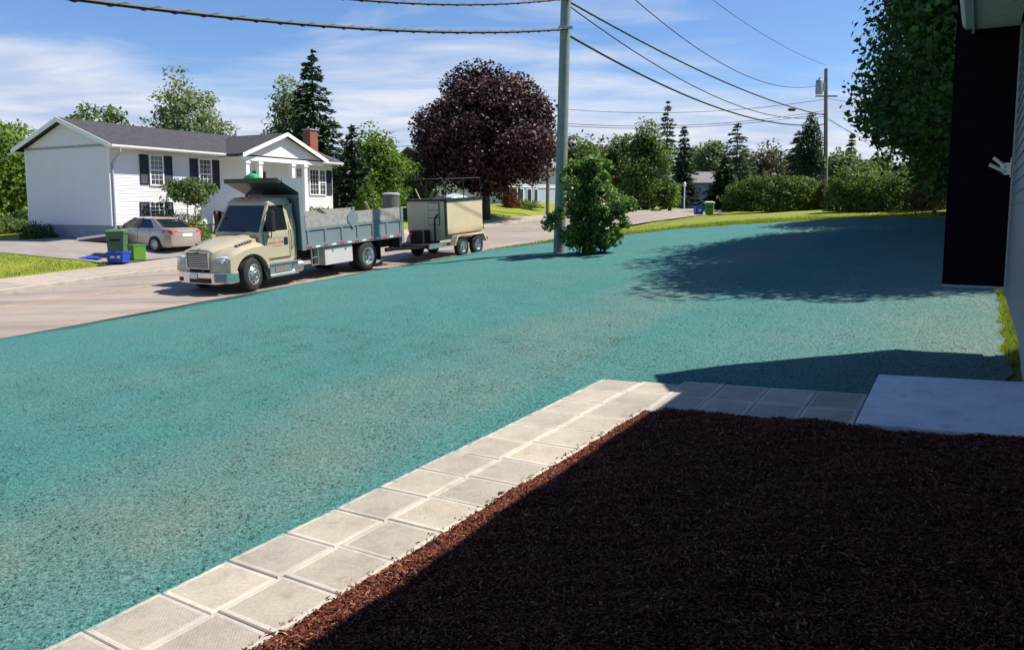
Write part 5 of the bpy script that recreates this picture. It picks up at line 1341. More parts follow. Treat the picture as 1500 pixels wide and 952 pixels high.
def conifer(name, label, base, h, r, m, seed, nw=26, nb=11, group=None, z0=0.3, ls=0.32, dens=14, power=0.85, droop=0.25, trunk=0.16, spread=1.0):
    """spruce: whorls of drooping boughs carrying sprays"""
    global rng
    rng = np.random.default_rng(seed); root = empty(name, base); tag(root, label, 'tree', group)
    tb = MB(); tb.tube([(0, 0, -0.1), (0, 0, h * .5), (0, 0, h * .98)], [trunk, trunk * .6, 0.02], 7); tb.build('trunk', 'bark', root, smooth='all')
    Ps, Ss, Us = [], [], []
    for k in range(nw):
        f = (k + rng.random() * .6) / nw; z = z0 + (h - z0) * f; L0 = r * (1 - f) ** power + 0.12
        for j in range(max(4, int(nb * (1 - .55 * f)))):
            a = rng.uniform(0, 6.283); L = L0 * rng.uniform(0.62, 1.12); n = max(3, int(dens * (L / r + .25)))
            t = rng.random(n) ** 0.7; dirv = np.array([math.cos(a), math.sin(a)])
            wd = 0.22 * L * (1 - t * .6)
            lat = rng.normal(0, 1, n) * wd * spread
            P = np.zeros((n, 3)); P[:, 0] = dirv[0] * L * t - dirv[1] * lat; P[:, 1] = dirv[1] * L * t + dirv[0] * lat
            P[:, 2] = z + L * (0.10 * t - droop * t * t * 1.4) + rng.normal(0, 0.05, n) + 0.12 * L * (t > .85)
            Ps.append(P); Ss.append(ls * rng.uniform(.6, 1.25, n) * (0.7 + 0.3 * (1 - f)))
            u = np.zeros((n, 3)); u[:, 0] = dirv[0]; u[:, 1] = dirv[1]; u[:, 2] = -0.2; Us.append(u)
    P = np.concatenate(Ps); S = np.concatenate(Ss); Ud = np.concatenate(Us); n = len(P)
    d = Ud + rng.normal(0, 0.35, (n, 3)); d /= np.linalg.norm(d, axis=1)[:, None]
    s = np.cross(d, np.array([0, 0, 1.0]) + rng.normal(0, 0.45, (n, 3))); s /= np.linalg.norm(s, axis=1)[:, None]
    L = S[:, None]; V = np.zeros((n, 4, 3))
    V[:, 0] = P - d * L * .5; V[:, 1] = P + s * L * .22 - np.array([0, 0, .04]) * L; V[:, 2] = P + d * L * .55; V[:, 3] = P - s * L * .22 - np.array([0, 0, .04]) * L
    V[:, :, 2] = np.maximum(V[:, :, 2], 0.02)
    npmesh('crown', V.reshape(-1, 3), np.arange(n * 4).reshape(-1, 4), m, root)
    return root
def solid(name, label, base, n, ls, m, seed, inside, lo, hi, cat='shrub', group=None, stems=4, up=0.5, bark='bark', asp=0.45):
    """shrub or hedge: leaves thrown into a shape given by inside(P)"""
    global rng
    rng = np.random.default_rng(seed); root = empty(name, base); tag(root, label, cat, group)
    sb = MB(); rr = random.Random(seed)
    for k in range(stems):
        x = rr.uniform(lo[0], hi[0]) * .5; y = rr.uniform(lo[1], hi[1]) * .5
        sb.tube([(x * .6, y * .6, -0.1), (x * .9, y * .9, hi[2] * .35), (x * 1.1, y * 1.1, hi[2] * .7)], [0.035, 0.025, 0.008], 5)
    sb.build('trunk' if stems == 1 else 'stems', bark, root)
    P = np.zeros((0, 3))
    while len(P) < n:
        Q = rng.uniform(lo, hi, (n * 2, 3)); P = np.concatenate([P, Q[inside(Q)]])
    P = P[:n]; c = np.array([0, 0, hi[2] * .35]); out = P - c; out /= np.linalg.norm(out, axis=1)[:, None] + 1e-6; out[:, 2] += up
    V, F_ = leafquads(P, ls * rng.uniform(.6, 1.35, n), out, asp, 0.5)
    V[:, 2] = np.maximum(V[:, 2], 0.01)
    npmesh('foliage', V, F_, m, root); return root
def lump(Q, rx, ry, h, s1=3.0, s2=5.0, ph=0.0, amp=0.16, shell=0.0, p=2.0):
    """lumpy dome test"""
    a = np.arctan2(Q[:, 1], Q[:, 0]); f = 1 + amp * np.sin(a * s1 + ph + Q[:, 2] * 2.1) * np.sin(Q[:, 2] * s2 / h * 2 + ph) + amp * .6 * np.sin(Q[:, 0] * 4.7 + ph) * np.sin(Q[:, 1] * 5.3) * np.sin(Q[:, 2] * 4.1 + ph)
    d = (np.abs(Q[:, 0] / rx) ** p + np.abs(Q[:, 1] / ry) ** p + np.abs(Q[:, 2] / h) ** p) ** (1 / p) / f
    return (d < 1) & (d > shell)
def gp(u, d, dz=0.0):
    """ground point in direction u at depth d"""
    r = ray(u, HOR); x, y = r.x * d, r.y * d; return Vector((x, y, zg(x, y) + dz))
def zh(v, d): return (HOR - v) / FPX * d + CAMZ          # height seen at row v at depth d

# ---- the purple maple across the street
d = 54; b = gp(712, d); broadleaf('purple_maple', 'large dark purple maple with a round crown beyond the trailer', b, 11, 5.0, 4.6, zh(196, d) - b.z, 190, 74000, 0.23, 'leaf_purple', 21, trunk=0.28, cr=0.26, shape=([0, .12, .35, .62, .82, 1], [1.05, 1.15, 1.12, .93, .76, .62]), nlimb=16, shell=0.86, droop=0.3)
# ---- the maples on the right
b = Vector((13.5, 18.2, zg(13.5, 18.2))); broadleaf('maple_tree', 'near dark green maple overhanging the lawn by the house wing', b, 11, 4.2, 4.3, 6.3, 120, 90000, 0.18, 'leaf_maple', 31, ry=4.7, group='maples along the right boundary', trunk=0.26, cr=0.34, shell=0.85, nlimb=14)
b = Vector((16.6, 24.6, zg(16.6, 24.6))); broadleaf('maple_tree', 'broad dark green maple whose crown edge stands against the sky', b, 13, 5.5, 6.0, 6.8, 170, 110000, 0.21, 'leaf_maple', 32, ry=5.9, group='maples along the right boundary', trunk=0.30, cr=0.30, shell=0.86, nlimb=14, droop=0.9)
b = Vector((21.0, 32.0, zg(21.0, 32.0))); broadleaf('maple_tree', 'farther dark maple filling behind the broad one', b, 13, 5.6, 5.0, 5.0, 130, 70000, 0.26, 'leaf_maple', 33, group='maples along the right boundary', trunk=0.30, cr=0.32, shell=0.85, droop=0.3)

# ---- behind and beside the white house
d = 44; b = gp(18, d); broadleaf('leafy_tree', 'dense green tree left of the white house gable', b, 6, 2.9, 2.9, zh(250, d) - b.z, 60, 9000, 0.24, 'leaf_bright', 41, trunk=0.15, cr=0.42, shell=0.8)
d = 48; b = gp(-45, d); broadleaf('leafy_tree', 'taller green tree at the left picture edge', b, 7, 3.3, 3.6, zh(230, d) - b.z, 60, 9000, 0.26, 'leaf_mid', 42, trunk=0.15, cr=0.42, shell=0.8)
d = 40; b = gp(8, d); solid('low_shrub', 'low rounded shrub on the grass left of the white house', b, 2200, 0.14, 'leaf_mid', 43, lambda Q: lump(Q, 1.3, 1.0, 0.85), (-1.5, -1.2, 0), (1.5, 1.2, 1.0))
d = 41.5; b = gp(33, d); solid('low_shrub', 'dark shrub tucked against the left end of the white house', b, 1800, 0.14, 'leaf_maple', 44, lambda Q: lump(Q, 0.9, 0.8, 1.2, ph=1), (-1.1, -1, 0), (1.1, 1, 1.4))
for k, (u, dd, top, w_, lab) in enumerate([(122, 60, 157, 1.9, 'small tree crown showing left of centre above the white roof'), (168, 63, 153, 1.9, 'small tree crown showing above the middle of the white house roof')]):
    b = gp(u, dd); H_ = zh(top, dd) - b.z; broadleaf('back_tree', lab, b, H_, w_, 2.6, H_ - 2.5, 34, 3600, 0.28, 'leaf_mid', 50 + k, trunk=0.14, cr=0.42, airy=.3)
d = 62; b = gp(273, d); H_ = zh(127, d) - b.z; broadleaf('poplar_tree', 'airy pale green poplar behind the white house roof', b, H_, 3.0, 3.6, H_ - 3.5, 60, 6500, 0.27, 'leaf_silver', 55, trunk=0.16, cr=0.34, bark='bark_pale', airy=.6, nlimb=18, shell=.9)
d = 57; b = gp(424, d); H_ = zh(112, d) - b.z; broadleaf('birch_tree', 'sparse silvery birch left of the tall spruce', b, H_, 1.6, 4.6, H_ - 4.4, 60, 4800, 0.25, 'leaf_silver', 56, trunk=0.13, cr=0.5, bark='bark_pale', airy=.5, nlimb=22)
d = 55; b = gp(463, d); conifer('spruce_tree', 'tall dark spruce rising behind the brick chimney', b, zh(80, d) - b.z, 2.9, 'needle_dark', 57, nw=40, nb=17, ls=0.55, dens=20, z0=0.6, power=0.72)
d = 52; b = gp(517, d); conifer('spruce_tree', 'shorter dark spruce at the right end of the white house', b, zh(185, d) - b.z, 1.7, 'needle_dark', 58, nw=28, nb=15, ls=0.45, dens=16, power=.75)
d = 61; b = gp(552, d); H_ = zh(187, d) - b.z; broadleaf('poplar_tree', 'bright feathery poplar right of the short spruce', b, H_, 2.6, 3.9, H_ - 3.6, 70, 8000, 0.27, 'leaf_bright', 59, trunk=0.15, cr=0.36, airy=.4, shape=([0, .4, .8, 1], [1, 1, .75, .5]))
d = 47; b = gp(541, d); solid('young_tree', 'small bright green young tree behind the dump box', b, 3000, 0.18, 'leaf_bright', 60, lambda Q: lump(Q, 1.05, 1.05, 2.4, p=1.6), (-1.3, -1.3, 0), (1.3, 1.3, 2.8), cat='tree', stems=1)
d = 66; b = gp(600, d); H_ = zh(232, d) - b.z; broadleaf('leafy_tree', 'low green tree between the poplar and the purple maple', b, H_, 2.4, 2.6, H_ - 2.3, 40, 4000, 0.3, 'leaf_bright', 61, trunk=.14, cr=.4)
d = 50; b = gp(611, d); conifer('spruce_tree', 'small blue-grey spruce behind the tank trailer', b, zh(252, d) - b.z, 1.1, 'needle_blue', 62, nw=18, nb=11, ls=0.30, dens=11)
# shrubs in front of the white house
def hfront(u, y):                                        # a point in front of the house wall
    x, _ = hloc(u, 320, y); q = house.matrix_basis @ Vector((x, y, 0)); return Vector((q.x, q.y, zg(q.x, q.y)))
b = hfront(277, -1.3); broadleaf('standard_shrub', 'flat-topped green shrub on bare stems before the white house', b, 2.6, 1.45, 0.62, zh(283, b.y) - b.z, 34, 4200, 0.13, 'leaf_mid', 63, cat='shrub', trunk=0.05, bark='bark_pale', nlimb=16, cr=0.55)
b = hfront(268, -1.0); solid('yellow_shrub', 'yellow-green rounded shrub under the flat-topped shrub', b, 1800, 0.11, 'leaf_yellow', 64, lambda Q: lump(Q, 0.8, 0.7, 1.35), (-1, -.9, 0), (1, .9, 1.55))
b = hfront(236, -0.8); solid('cone_cedar', 'green cone-shaped cedar below the lower window', b, 1700, 0.11, 'leaf_bright', 65, lambda Q: (np.hypot(Q[:, 0], Q[:, 1]) < 0.55 * (1.05 - Q[:, 2] / 1.6)) , (-.7, -.7, 0), (.7, .7, 1.65), stems=1, up=1.0)
b = hfront(289, -1.0); solid('cone_cedar', 'green cone-shaped cedar right of the yellow shrub', b, 1900, 0.11, 'leaf_bright', 66, lambda Q: (np.hypot(Q[:, 0], Q[:, 1]) < 0.65 * (1.05 - Q[:, 2] / 1.7)), (-.8, -.8, 0), (.8, .8, 1.75), stems=1, up=1.0)
q = house.matrix_basis @ Vector((-0.9, 3.9, 0)); b = Vector((q.x, q.y, zg(q.x, q.y))); solid('foundation_shrub', 'dark shrub in the shade at the foot of the gable wall', b, 1500, 0.12, 'leaf_maple', 67, lambda Q: lump(Q, 0.9, 0.6, 0.75), (-1, -.8, 0), (1, .8, 0.9))
q = house.matrix_basis @ Vector((hloc(467, 300, -1.2)[0], -1.2, 0)); b = Vector((q.x, q.y, HZ + 0.9)); solid('iris_clump', 'spiky green plants under the right front window', b, 500, 0.55, 'leaf_bright', 68, lambda Q: lump(Q, 1.3, .4, .5), (-1.4, -.5, 0), (1.4, .5, .6), cat='plant', up=2.5, asp=.14)
# shrubs before the house behind the maple
d = 63; b = gp(748, d); solid('red_shrub', 'rust-red shrub before the pale house', b, 1500, 0.16, 'leaf_red', 69, lambda Q: lump(Q, .75, .7, 1.5), (-1, -1, 0), (1, 1, 1.8))
d = 63.5; b = gp(768, d); solid('low_plants', 'low green plants along the pale house', b, 1500, 0.15, 'leaf_bright', 70, lambda Q: lump(Q, 1.6, .6, .7), (-1.8, -.8, 0), (1.8, .8, .8), cat='plants')

# ---- rose bush round the near pole
rb = gat(868, 371); rose = empty('rose_bush', rb); tag(rose, 'rose bush with pink blooms growing round the near utility pole', 'bush')
def rosecl():
    global rng
    rng = np.random.default_rng(81); nc = 64; C = []; Rr = []
    sc_ = rb.y / FPX
    for (u, v, ru, rv, k) in ((868, 328, 46, 32, 34), (864, 262, 36, 25, 26), (866, 294, 34, 16, 14), (906, 303, 14, 12, 4), (808, 318, 9, 12, 3), (862, 354, 40, 12, 8)):
        for _ in range(k):
            a = rng.uniform(0, 6.283); r_ = rng.random() ** .5
            C.append(((u + ru * r_ * math.cos(a) - 868) * sc_, rng.normal(0, 0.42), (371 - (v + rv * r_ * math.sin(a))) * sc_)); Rr.append(rng.uniform(.18, .38))
    C = np.array(C); Rr = np.array(Rr); n = 17000; i = rng.choice(len(C), n, p=Rr / Rr.sum())
    P = C[i] + unit(n) * (rng.random(n) ** .4 * Rr[i])[:, None]; P[:, 2] = np.maximum(P[:, 2], 0.04)
    o = P - np.array([0, 0, .9]); o /= np.linalg.norm(o, axis=1)[:, None]; o[:, 2] += .4
    V, F_ = leafquads(P, 0.125 * rng.uniform(.6, 1.4, n), o, .66, .5); npmesh('foliage', V, F_, 'leaf_rose', rose)
    sb = MB(); rr = random.Random(4)
    for k in range(22):
        c = C[rr.randrange(len(C))]; b0 = (rr.uniform(-.7, .6), rr.uniform(-.25, .25), -0.05)
        sb.tube([b0, (b0[0] * .6 + c[0] * .4 + .05, c[1] * .4, c[2] * .5), tuple(c)], [0.02, 0.014, 0.005], 5)
    sb.build('stems', 'bark', rose)
    for k, (u, v) in enumerate([(868, 251), (878, 293), (852, 232), (833, 300), (893, 262)]):
        P = np.array([((u - 868) * sc_, -0.62 - 0.1 * (k % 3), (371 - v) * sc_)]) + unit(26) * 0.035
        V, F_ = leafquads(P, np.full(26, .06), unit(26), .8, .3); npmesh('flower', V, F_, 'petal_pink', rose)
rosecl()

# ---- far trees right of the near pole
def far_b(u, d, top, w_, m, seed, lab, rzf=.55, nl=5200, ls=.34, name='leafy_tree', airy=.25, shape=None, **kw):
    b = gp(u, d); H_ = zh(top, d) - b.z; rz = H_ * rzf
    return broadleaf(name, lab, b, H_, w_, rz, H_ - rz * .93, 60, nl, ls, m, seed, trunk=.18, cr=.38, airy=airy, shape=shape, **kw)
far_b(945, 74, 178, 2.9, 'leaf_mid', 101, 'big loose-crowned tree before the end-of-street bungalow', .56, 11000, .27, droop=.8, shape=([0, .3, .6, .85, 1], [1.15, 1.1, .8, .5, .3]))
far_b(981, 73, 258, 1.2, 'leaf_bright', 102, 'small bright tree leaning out at the right of the loose-crowned tree', .6, 2800, .26)
for k, (u, d, top, w_, m, lab) in enumerate([
    (846, 98, 197, 3.6, 'leaf_mid', 'distant olive tree just right of the near pole'),
    (880, 104, 203, 3.4, 'leaf_brown', 'distant brownish tree second right of the near pole'),
    (908, 100, 200, 3.0, 'leaf_mid', 'distant green tree left of the loose-crowned tree'),
    (1040, 100, 196, 2.6, 'leaf_silver', 'distant pale tree between the two far spruces'),
    (1018, 108, 215, 3.4, 'leaf_mid', 'distant green tree behind the bungalow'),
    (1125, 96, 212, 3.4, 'leaf_brown', 'distant brownish tree behind the long hedge'),
    (1240, 84, 228, 3.6, 'leaf_mid', 'green tree behind the far transformer pole')]):
    far_b(u, d, top, w_, m, 110 + k, lab, .5, 4200, .42)
for k, (u, d, top, r_, m, lab) in enumerate([
    (975, 96, 151, 2.3, 'needle_mid', 'tall thin spruce above the bungalow roof'),
    (1000, 92, 186, 2.2, 'needle_dark', 'darker spruce right of the tall thin one'),
    (1077, 88, 182, 3.4, 'needle_mid', 'broad pointed spruce behind the long hedge'),
    (1060, 66, 232, 2.0, 'needle_dark', 'low dark spruce beside the bungalow'),
    (1166, 82, 193, 2.8, 'needle_blue', 'greyish pine left of the columnar cedar'),
    (1243, 96, 198, 1.6, 'needle_mid', 'far spruce tip right of the transformer pole')]):
    b = gp(u, d); conifer('spruce_tree', lab, b, zh(top, d) - b.z, r_, m, 130 + k, nw=28, nb=14, ls=.62, dens=16, power=.75)
d = 57; b = gp(1184, d); solid('columnar_cedar', 'dark columnar cedar beside the long hedge', b, 9000, .22, 'needle_dark', 140, lambda Q: np.hypot(Q[:, 0], Q[:, 1]) < 1.0 * np.interp(Q[:, 2] / 6.7, [0, .1, .5, .85, 1], [.75, .95, 1, .62, .25]) * (1 + .13 * np.sin(Q[:, 2] * 3.1 + np.arctan2(Q[:, 1], Q[:, 0]) * 3)), (-1.2, -1.2, 0), (1.2, 1.2, 6.75), cat='tree', stems=1, up=1.4)
d = 52; b = gp(1133, d); solid('clipped_hedge', 'long rounded green evergreen hedge at the end of the lawn', b, 15000, .20, 'leaf_hedge', 141, lambda Q: lump(Q, 3.35, 1.3, 2.35, 5, 6, .4, .08, .45, 3.2), (-3.6, -1.6, 0), (3.6, 1.6, 2.6), cat='hedge', stems=9, up=1.2)
d = 51; b = gp(1206, d); solid('low_shrub', 'pale brownish shrub at the right end of the hedge', b, 2600, .18, 'leaf_brown', 142, lambda Q: lump(Q, 0.55, .6, 1.7), (-.8, -.8, 0), (.8, .8, 2.0))
for k, (u, d, rx, h, m, lab) in enumerate([(1240, 43, 1.15, 2.2, 'leaf_mid', 'upright mid green shrub below the maples, left one'), (1278, 42, 1.4, 2.0, 'leaf_bright', 'brighter green shrub below the maples, middle one'), (1318, 41, 1.7, 2.0, 'leaf_mid', 'wide green shrub below the maples, right one')]):
    b = gp(u, d); solid('garden_shrub', lab, b, 4200, .18, m, 150 + k, lambda Q, rx=rx, h=h, k=k: lump(Q, rx, 1.2, h, ph=k * 1.3, shell=.35, p=2.6), (-rx * 1.25, -1.5, 0), (rx * 1.25, 1.5, h * 1.2), group='shrubs below the maples')
d = 39; b = gp(1366, d); solid('brown_hedge', 'brownish clipped hedge at the far right of the lawn', b, 5000, .17, 'leaf_brown', 156, lambda Q: (np.abs(Q[:, 0]) < .85 + .06 * np.sin(Q[:, 2] * 5)) & (np.abs(Q[:, 1]) < 1), (-1, -1, 0), (1, 1, 2.35), cat='hedge')
d = 41; b = gp(1420, d); solid('garden_shrub', 'green shrub beside the brownish hedge at the wing wall', b, 3000, .18, 'leaf_mid', 157, lambda Q: lump(Q, 1.6, 1.2, 2.3), (-2, -1.5, 0), (2, 1.5, 2.7))
# ---- the wood along the horizon
def wood():
    global rng
    rng = np.random.default_rng(200); Vs, Fs, o = [], [], 0
    for k in range(95):
        u = -160 + k * 19.5 + rng.uniform(-8, 8); d = rng.uniform(118, 150); b = gp(u, d); tp = 262 - 26 * rng.random() - (18 if 800 < u < 1300 else 0) - (8 if u < 700 else 0)
        H_ = zh(tp, d) - b.z; w_ = rng.uniform(2.2, 4.4); n = 900
        U = unit(n); P = U * (rng.random(n) ** .4)[:, None] * np.array([w_, w_, H_ * .52]); f = (P[:, 2] / (H_ * .52) + 1) / 2; P[:, :2] *= np.interp(f, [0, .5, 1], [1, 1, .35])[:, None]
        P[:, 2] += H_ * .52; P += np.array(b); out = U.copy(); out[:, 2] += .5
        V, F_ = leafquads(P, .75 * rng.uniform(.6, 1.3, n), out, .7, .5); Vs.append(V); Fs.append(F_ + o); o += len(V)
    tag(npmesh('distant_wood', np.concatenate(Vs), np.concatenate(Fs), 'leaf_mid'), 'distant line of woods along the horizon', 'wood', kind='stuff')
wood()
# ================================================================== poles, cables, bins and small things
mat('pole_treated', (0.19, 0.24, 0.20), 0.85, var=0.18, vscale=3, bump=0.5, bscale=20)
mat('pole_grey', (0.20, 0.18, 0.165), 0.9, var=0.2, vscale=3, bump=0.5, bscale=20)
mat('cable_black', (0.018, 0.018, 0.020), 0.6, var=0.1)
mat('steel_grey', (0.32, 0.35, 0.38), 0.45, 0.6, var=0.1)
def pole(name, label, base, top, r0, r1, m):
    root = empty(name, base); tag(root, label, 'utility pole')
    d = Vector(top) - Vector(base); mb = MB(); mb.tube([(0, 0, -0.4), d * .5, d], [r0, (r0 + r1) / 2, r1], 20); mb.build('shaft', m, root, smooth=True)
    return root
pb = gat(819, 371); pt = at(829, 0, pb.y); ptop = pb + (pt - pb) * 1.52
near = pole('utility_pole', 'near greenish treated pole rising from the rose bush', pb, ptop, 0.215, 0.155, 'pole_treated')
def on_pole(v):
    z = zh(v, pb.y); f = (z - pb.z) / (ptop.z - pb.z); return pb.lerp(ptop, f)
for v_, w_ in ((12, .10), (52, .08)):
    c = on_pole(v_) - pb; mb = MB(); mb.box(c.x - .25, c.x + .25, c.y - .24, c.y - .15, c.z - .05, c.z + .05); mb.build('bracket', 'steel_grey', near, bevel=.01)
mb = MB(); c = on_pole(200) - pb; mb.tube([Vector((0.19, -.02, .1)), Vector((c.x + 0.175, c.y - .02, c.z)), Vector(on_pole(20) - pb) + Vector((.15, 0, 0))], .022, 6); mb.build('conduit', 'steel_grey', near)
fb_ = gp(1209, 58.5); ft = at(1210, 101, 58.5)
farp = pole('utility_pole', 'far grey pole carrying a transformer above the cedar', fb_, ft, 0.17, 0.125, 'pole_grey')
def on_far(v): z = zh(v, 58.5); return Vector((ft.x, ft.y, z))
c = on_far(133) - fb_; mb = MB(); mb.lathe([(0.24, -.5), (0.26, -.45), (0.26, .42), (0.22, .5), (0.06, .54), (.05, .70), (0.001, .71)], 20, 'z', (c.x - .46, c.y - .05, c.z)); tr = mb.build('transformer', 'steel_grey', farp, smooth=True)
mb = MB(); mb.box(c.x - .22, c.x + .05, c.y - .1, c.y - .02, c.z - .3, c.z + .3); mb.build('hanger', 'steel_grey', tr)
c = on_far(146) - fb_; mb = MB(); mb.box(c.x - .75, c.x + .85, c.y - .2, c.y - .12, c.z - .05, c.z + .05); mb.build('crossarm', 'pole_grey', farp)
p3b = gp(802, 60); p3 = pole('utility_pole', 'pole across the street seen beside the purple maple', p3b, at(804, 152, 60), .15, .11, 'pole_grey')
def cable(label, a, b, sag, r, n=28, group=None, twist=False):
    a, b = Vector(a), Vector(b); pts = []
    for k in range(n + 1):
        f = k / n; p = a.lerp(b, f); p.z -= sag * 4 * f * (1 - f); pts.append(p)
    mb = MB(); mb.tube(pts, r, 6)
    if twist:
        L = (b - a).length; m = int(L / 0.16); tp = []
        for k in range(m + 1):
            f = k / m; p = a.lerp(b, f); p.z -= sag * 4 * f * (1 - f); an = k * math.pi / 2.0
            tp.append(p + Vector((0, math.cos(an), math.sin(an))) * r * 0.95)
        mb.tube(tp, r * .55, 4)
    return tag(mb.build('utility_cable', 'cable_black', smooth=True), label, 'cable', group or 'overhead cables')
def through(a, b, u, v):
    """sag that makes the cable a-b pass the direction u, v"""
    a, b = Vector(a), Vector(b); r = ray(u, v); best = None
    f = ((r.x * a.y - a.x)) / ((b.x - a.x) - r.x * (b.y - a.y)); p = a.lerp(b, f); zt = r.z * p.y + CAMZ
    return (p.z - zt) / (4 * f * (1 - f))
prev = Vector((-21.5, -7.5, 0))                          # the pole before this one, down the street behind the viewer
def pv(z): return Vector((prev.x, prev.y, z))
A1, A2, A3 = on_pole(52), on_pole(10), on_pole(13)
cable('thick lashed cable, lowest one left of the near pole', A1, pv(6.2), through(A1, pv(6.2), 300, 22), .042, 60, twist=True)
cable('middle cable left of the near pole, leaving the frame at the top', A2, pv(8.4), through(A2, pv(8.4), 700, 7), .034, 50, twist=True)
cable('short stretch of cable, topmost left of the near pole', A3 + Vector((0, 0, .06)), pv(9.6), through(A3, pv(9.6), 760, 2), .028, 50)
B1, B2, B3 = on_pole(12), on_pole(17), on_pole(58)
E1, E2, E3 = on_far(172), on_far(174), on_far(185)
cable('taut upper cable with a splice lump before the transformer pole', B1, E1, through(B1, E1, 1000, 92), .034, 40, twist=True)
cable('thin middle cable between the near pole and the transformer pole', B2, E2, through(B2, E2, 1000, 118), .022, 40)
cable('lowest thick cable between the near pole and the transformer pole', B3, E3, through(B3, E3, 1000, 138), .040, 40)
G1, G2 = on_pole(-75), on_pole(-150)
cable('power wire running down to the transformer can', G1, on_far(130) + Vector((-.46, 0, 0)), through(G1, on_far(130), 1000, 53), .020, 40)
cable('hair-thin highest wire reaching the transformer pole tip', G2, on_far(102), through(G2, on_far(102), 1120, 52), .013, 40)
mb = MB(); sp = at(1160, 161, 0); 
f_ = (1160 - 829) / (1210 - 829); r = ray(1160, 161); kf_ = (r.x * B1.y - B1.x) / ((E1.x - B1.x) - r.x * (E1.y - B1.y)); q = B1.lerp(E1, kf_); q.z = r.z * q.y + CAMZ
mb.lathe([(0.03, -.25), (.10, -.18), (.10, .18), (.03, .25)], 10, 'x', tuple(q)); tag(mb.build('cable_splice', 'cable_black', smooth=True), 'dark splice case hanging on the taut upper cable', 'splice case')
P3 = lambda v: Vector((at(804, v, 60)))
for k, (v0, v1, um, vm, lab) in enumerate([(158, 150, 1000, 165, 'cross-street wire, highest of the thin ones behind the near pole'), (179, 166, 1000, 184, 'cross-street wire, middle one behind the near pole'), (183, 170, 1000, 187, 'cross-street wire, lowest one behind the near pole')]):
    a, b = P3(v0), on_far(v1); cable(lab, a, b, through(a, b, um, vm), .018, 30)
for k, (v0, ue, ve, lab) in enumerate([(148, 1500, 165, 'wire going right from the transformer pole crossarm'), (173, 1500, 330, 'guy wire slanting down right of the transformer pole'), (176, 1500, 300, 'service wire slanting right behind the maples')]):
    a = on_far(v0); b = at(ue, ve, 74); cable(lab, a, b, .5, .016, 20)
a = P3(182); b = at(380, 222, 92); cable('thin wire left of the purple maple crossing to the spruce', a, b, .8, .02, 20)

# ---- bins at the white house kerb
mat('bin_green', (0.070, 0.150, 0.075), 0.5, var=0.12, vscale=5)
mat('bin_lime', (0.10, 0.25, 0.030), 0.5, var=0.1, vscale=5)
mat('bin_blue', (0.018, 0.065, 0.42), 0.45, var=0.1, vscale=5)
def cart(name, label, loc, rz, w, dp, h, m, wheels=True):
    root = empty(name, loc, rz); tag(root, label, 'bin'); t = .86
    mb = MB(); mb.loft([[(-w * t / 2, -dp * t / 2, .06), (w * t / 2, -dp * t / 2, .06), (w * t / 2, dp * t / 2, .06), (-w * t / 2, dp * t / 2, .06)], [(-w / 2, -dp / 2, h * .82), (w / 2, -dp / 2, h * .82), (w / 2, dp / 2, h * .82), (-w / 2, dp / 2, h * .82)], [(-w / 2 - .03, -dp / 2 - .03, h * .84), (w / 2 + .03, -dp / 2 - .03, h * .84), (w / 2 + .03, dp / 2 + .03, h * .84), (-w / 2 - .03, dp / 2 + .03, h * .84)], [(-w / 2 - .03, -dp / 2 - .03, h * .90), (w / 2 + .03, -dp / 2 - .03, h * .90), (w / 2 + .03, dp / 2 + .03, h * .90), (-w / 2 - .03, dp / 2 + .03, h * .90)]])
    mb.build('body', m, root, bevel=.025)
    mb = MB(); mb.loft([[(-w / 2 - .04, -dp / 2 - .05, h * .905), (w / 2 + .04, -dp / 2 - .05, h * .905), (w / 2 + .04, dp / 2 + .05, h * .905), (-w / 2 - .04, dp / 2 + .05, h * .905)], [(-w / 2 - .02, -dp / 2 - .03, h * .95), (w / 2 + .02, -dp / 2 - .03, h * .95), (w / 2 + .02, dp / 2 + .05, h * .95), (-w / 2 - .02, dp / 2 + .05, h * .95)], [(-w / 2 + .08, -dp / 2 + .08, h), (w / 2 - .08, -dp / 2 + .08, h), (w / 2 - .08, dp / 2, h), (-w / 2 + .08, dp / 2, h)]]); mb.build('lid', m, root, bevel=.02)
    mb = MB(); mb.tube([(-w * .36, dp / 2 + .09, h * .88), (w * .36, dp / 2 + .09, h * .88)], .02, 8); mb.box(-w * .36, -w * .30, dp / 2, dp / 2 + .1, h * .84, h * .90); mb.box(w * .30, w * .36, dp / 2, dp / 2 + .1, h * .84, h * .90); mb.build('handle', m, root)
    mb = MB(); mb.box(-w * .30, w * .30, -dp / 2 - .015, -dp * t / 2 + .02, h * .58, h * .66); mb.build('catch_bar', 'black_part', root)
    if wheels:
        for s in (-1, 1): mb = MB(); mb.tube([(s * w * .45, dp * .40, .11), (s * (w * .45 + .06), dp * .40, .11)], .11, 16); mb.build('wheel', 'rubber', root)
    return root
p = gat(173, 378); cart('wheeled_bin', 'tall dark green wheeled bin beside the parked sedan', p + Vector((0, 0, .04)), R(12), .66, .70, 1.12, 'bin_green')
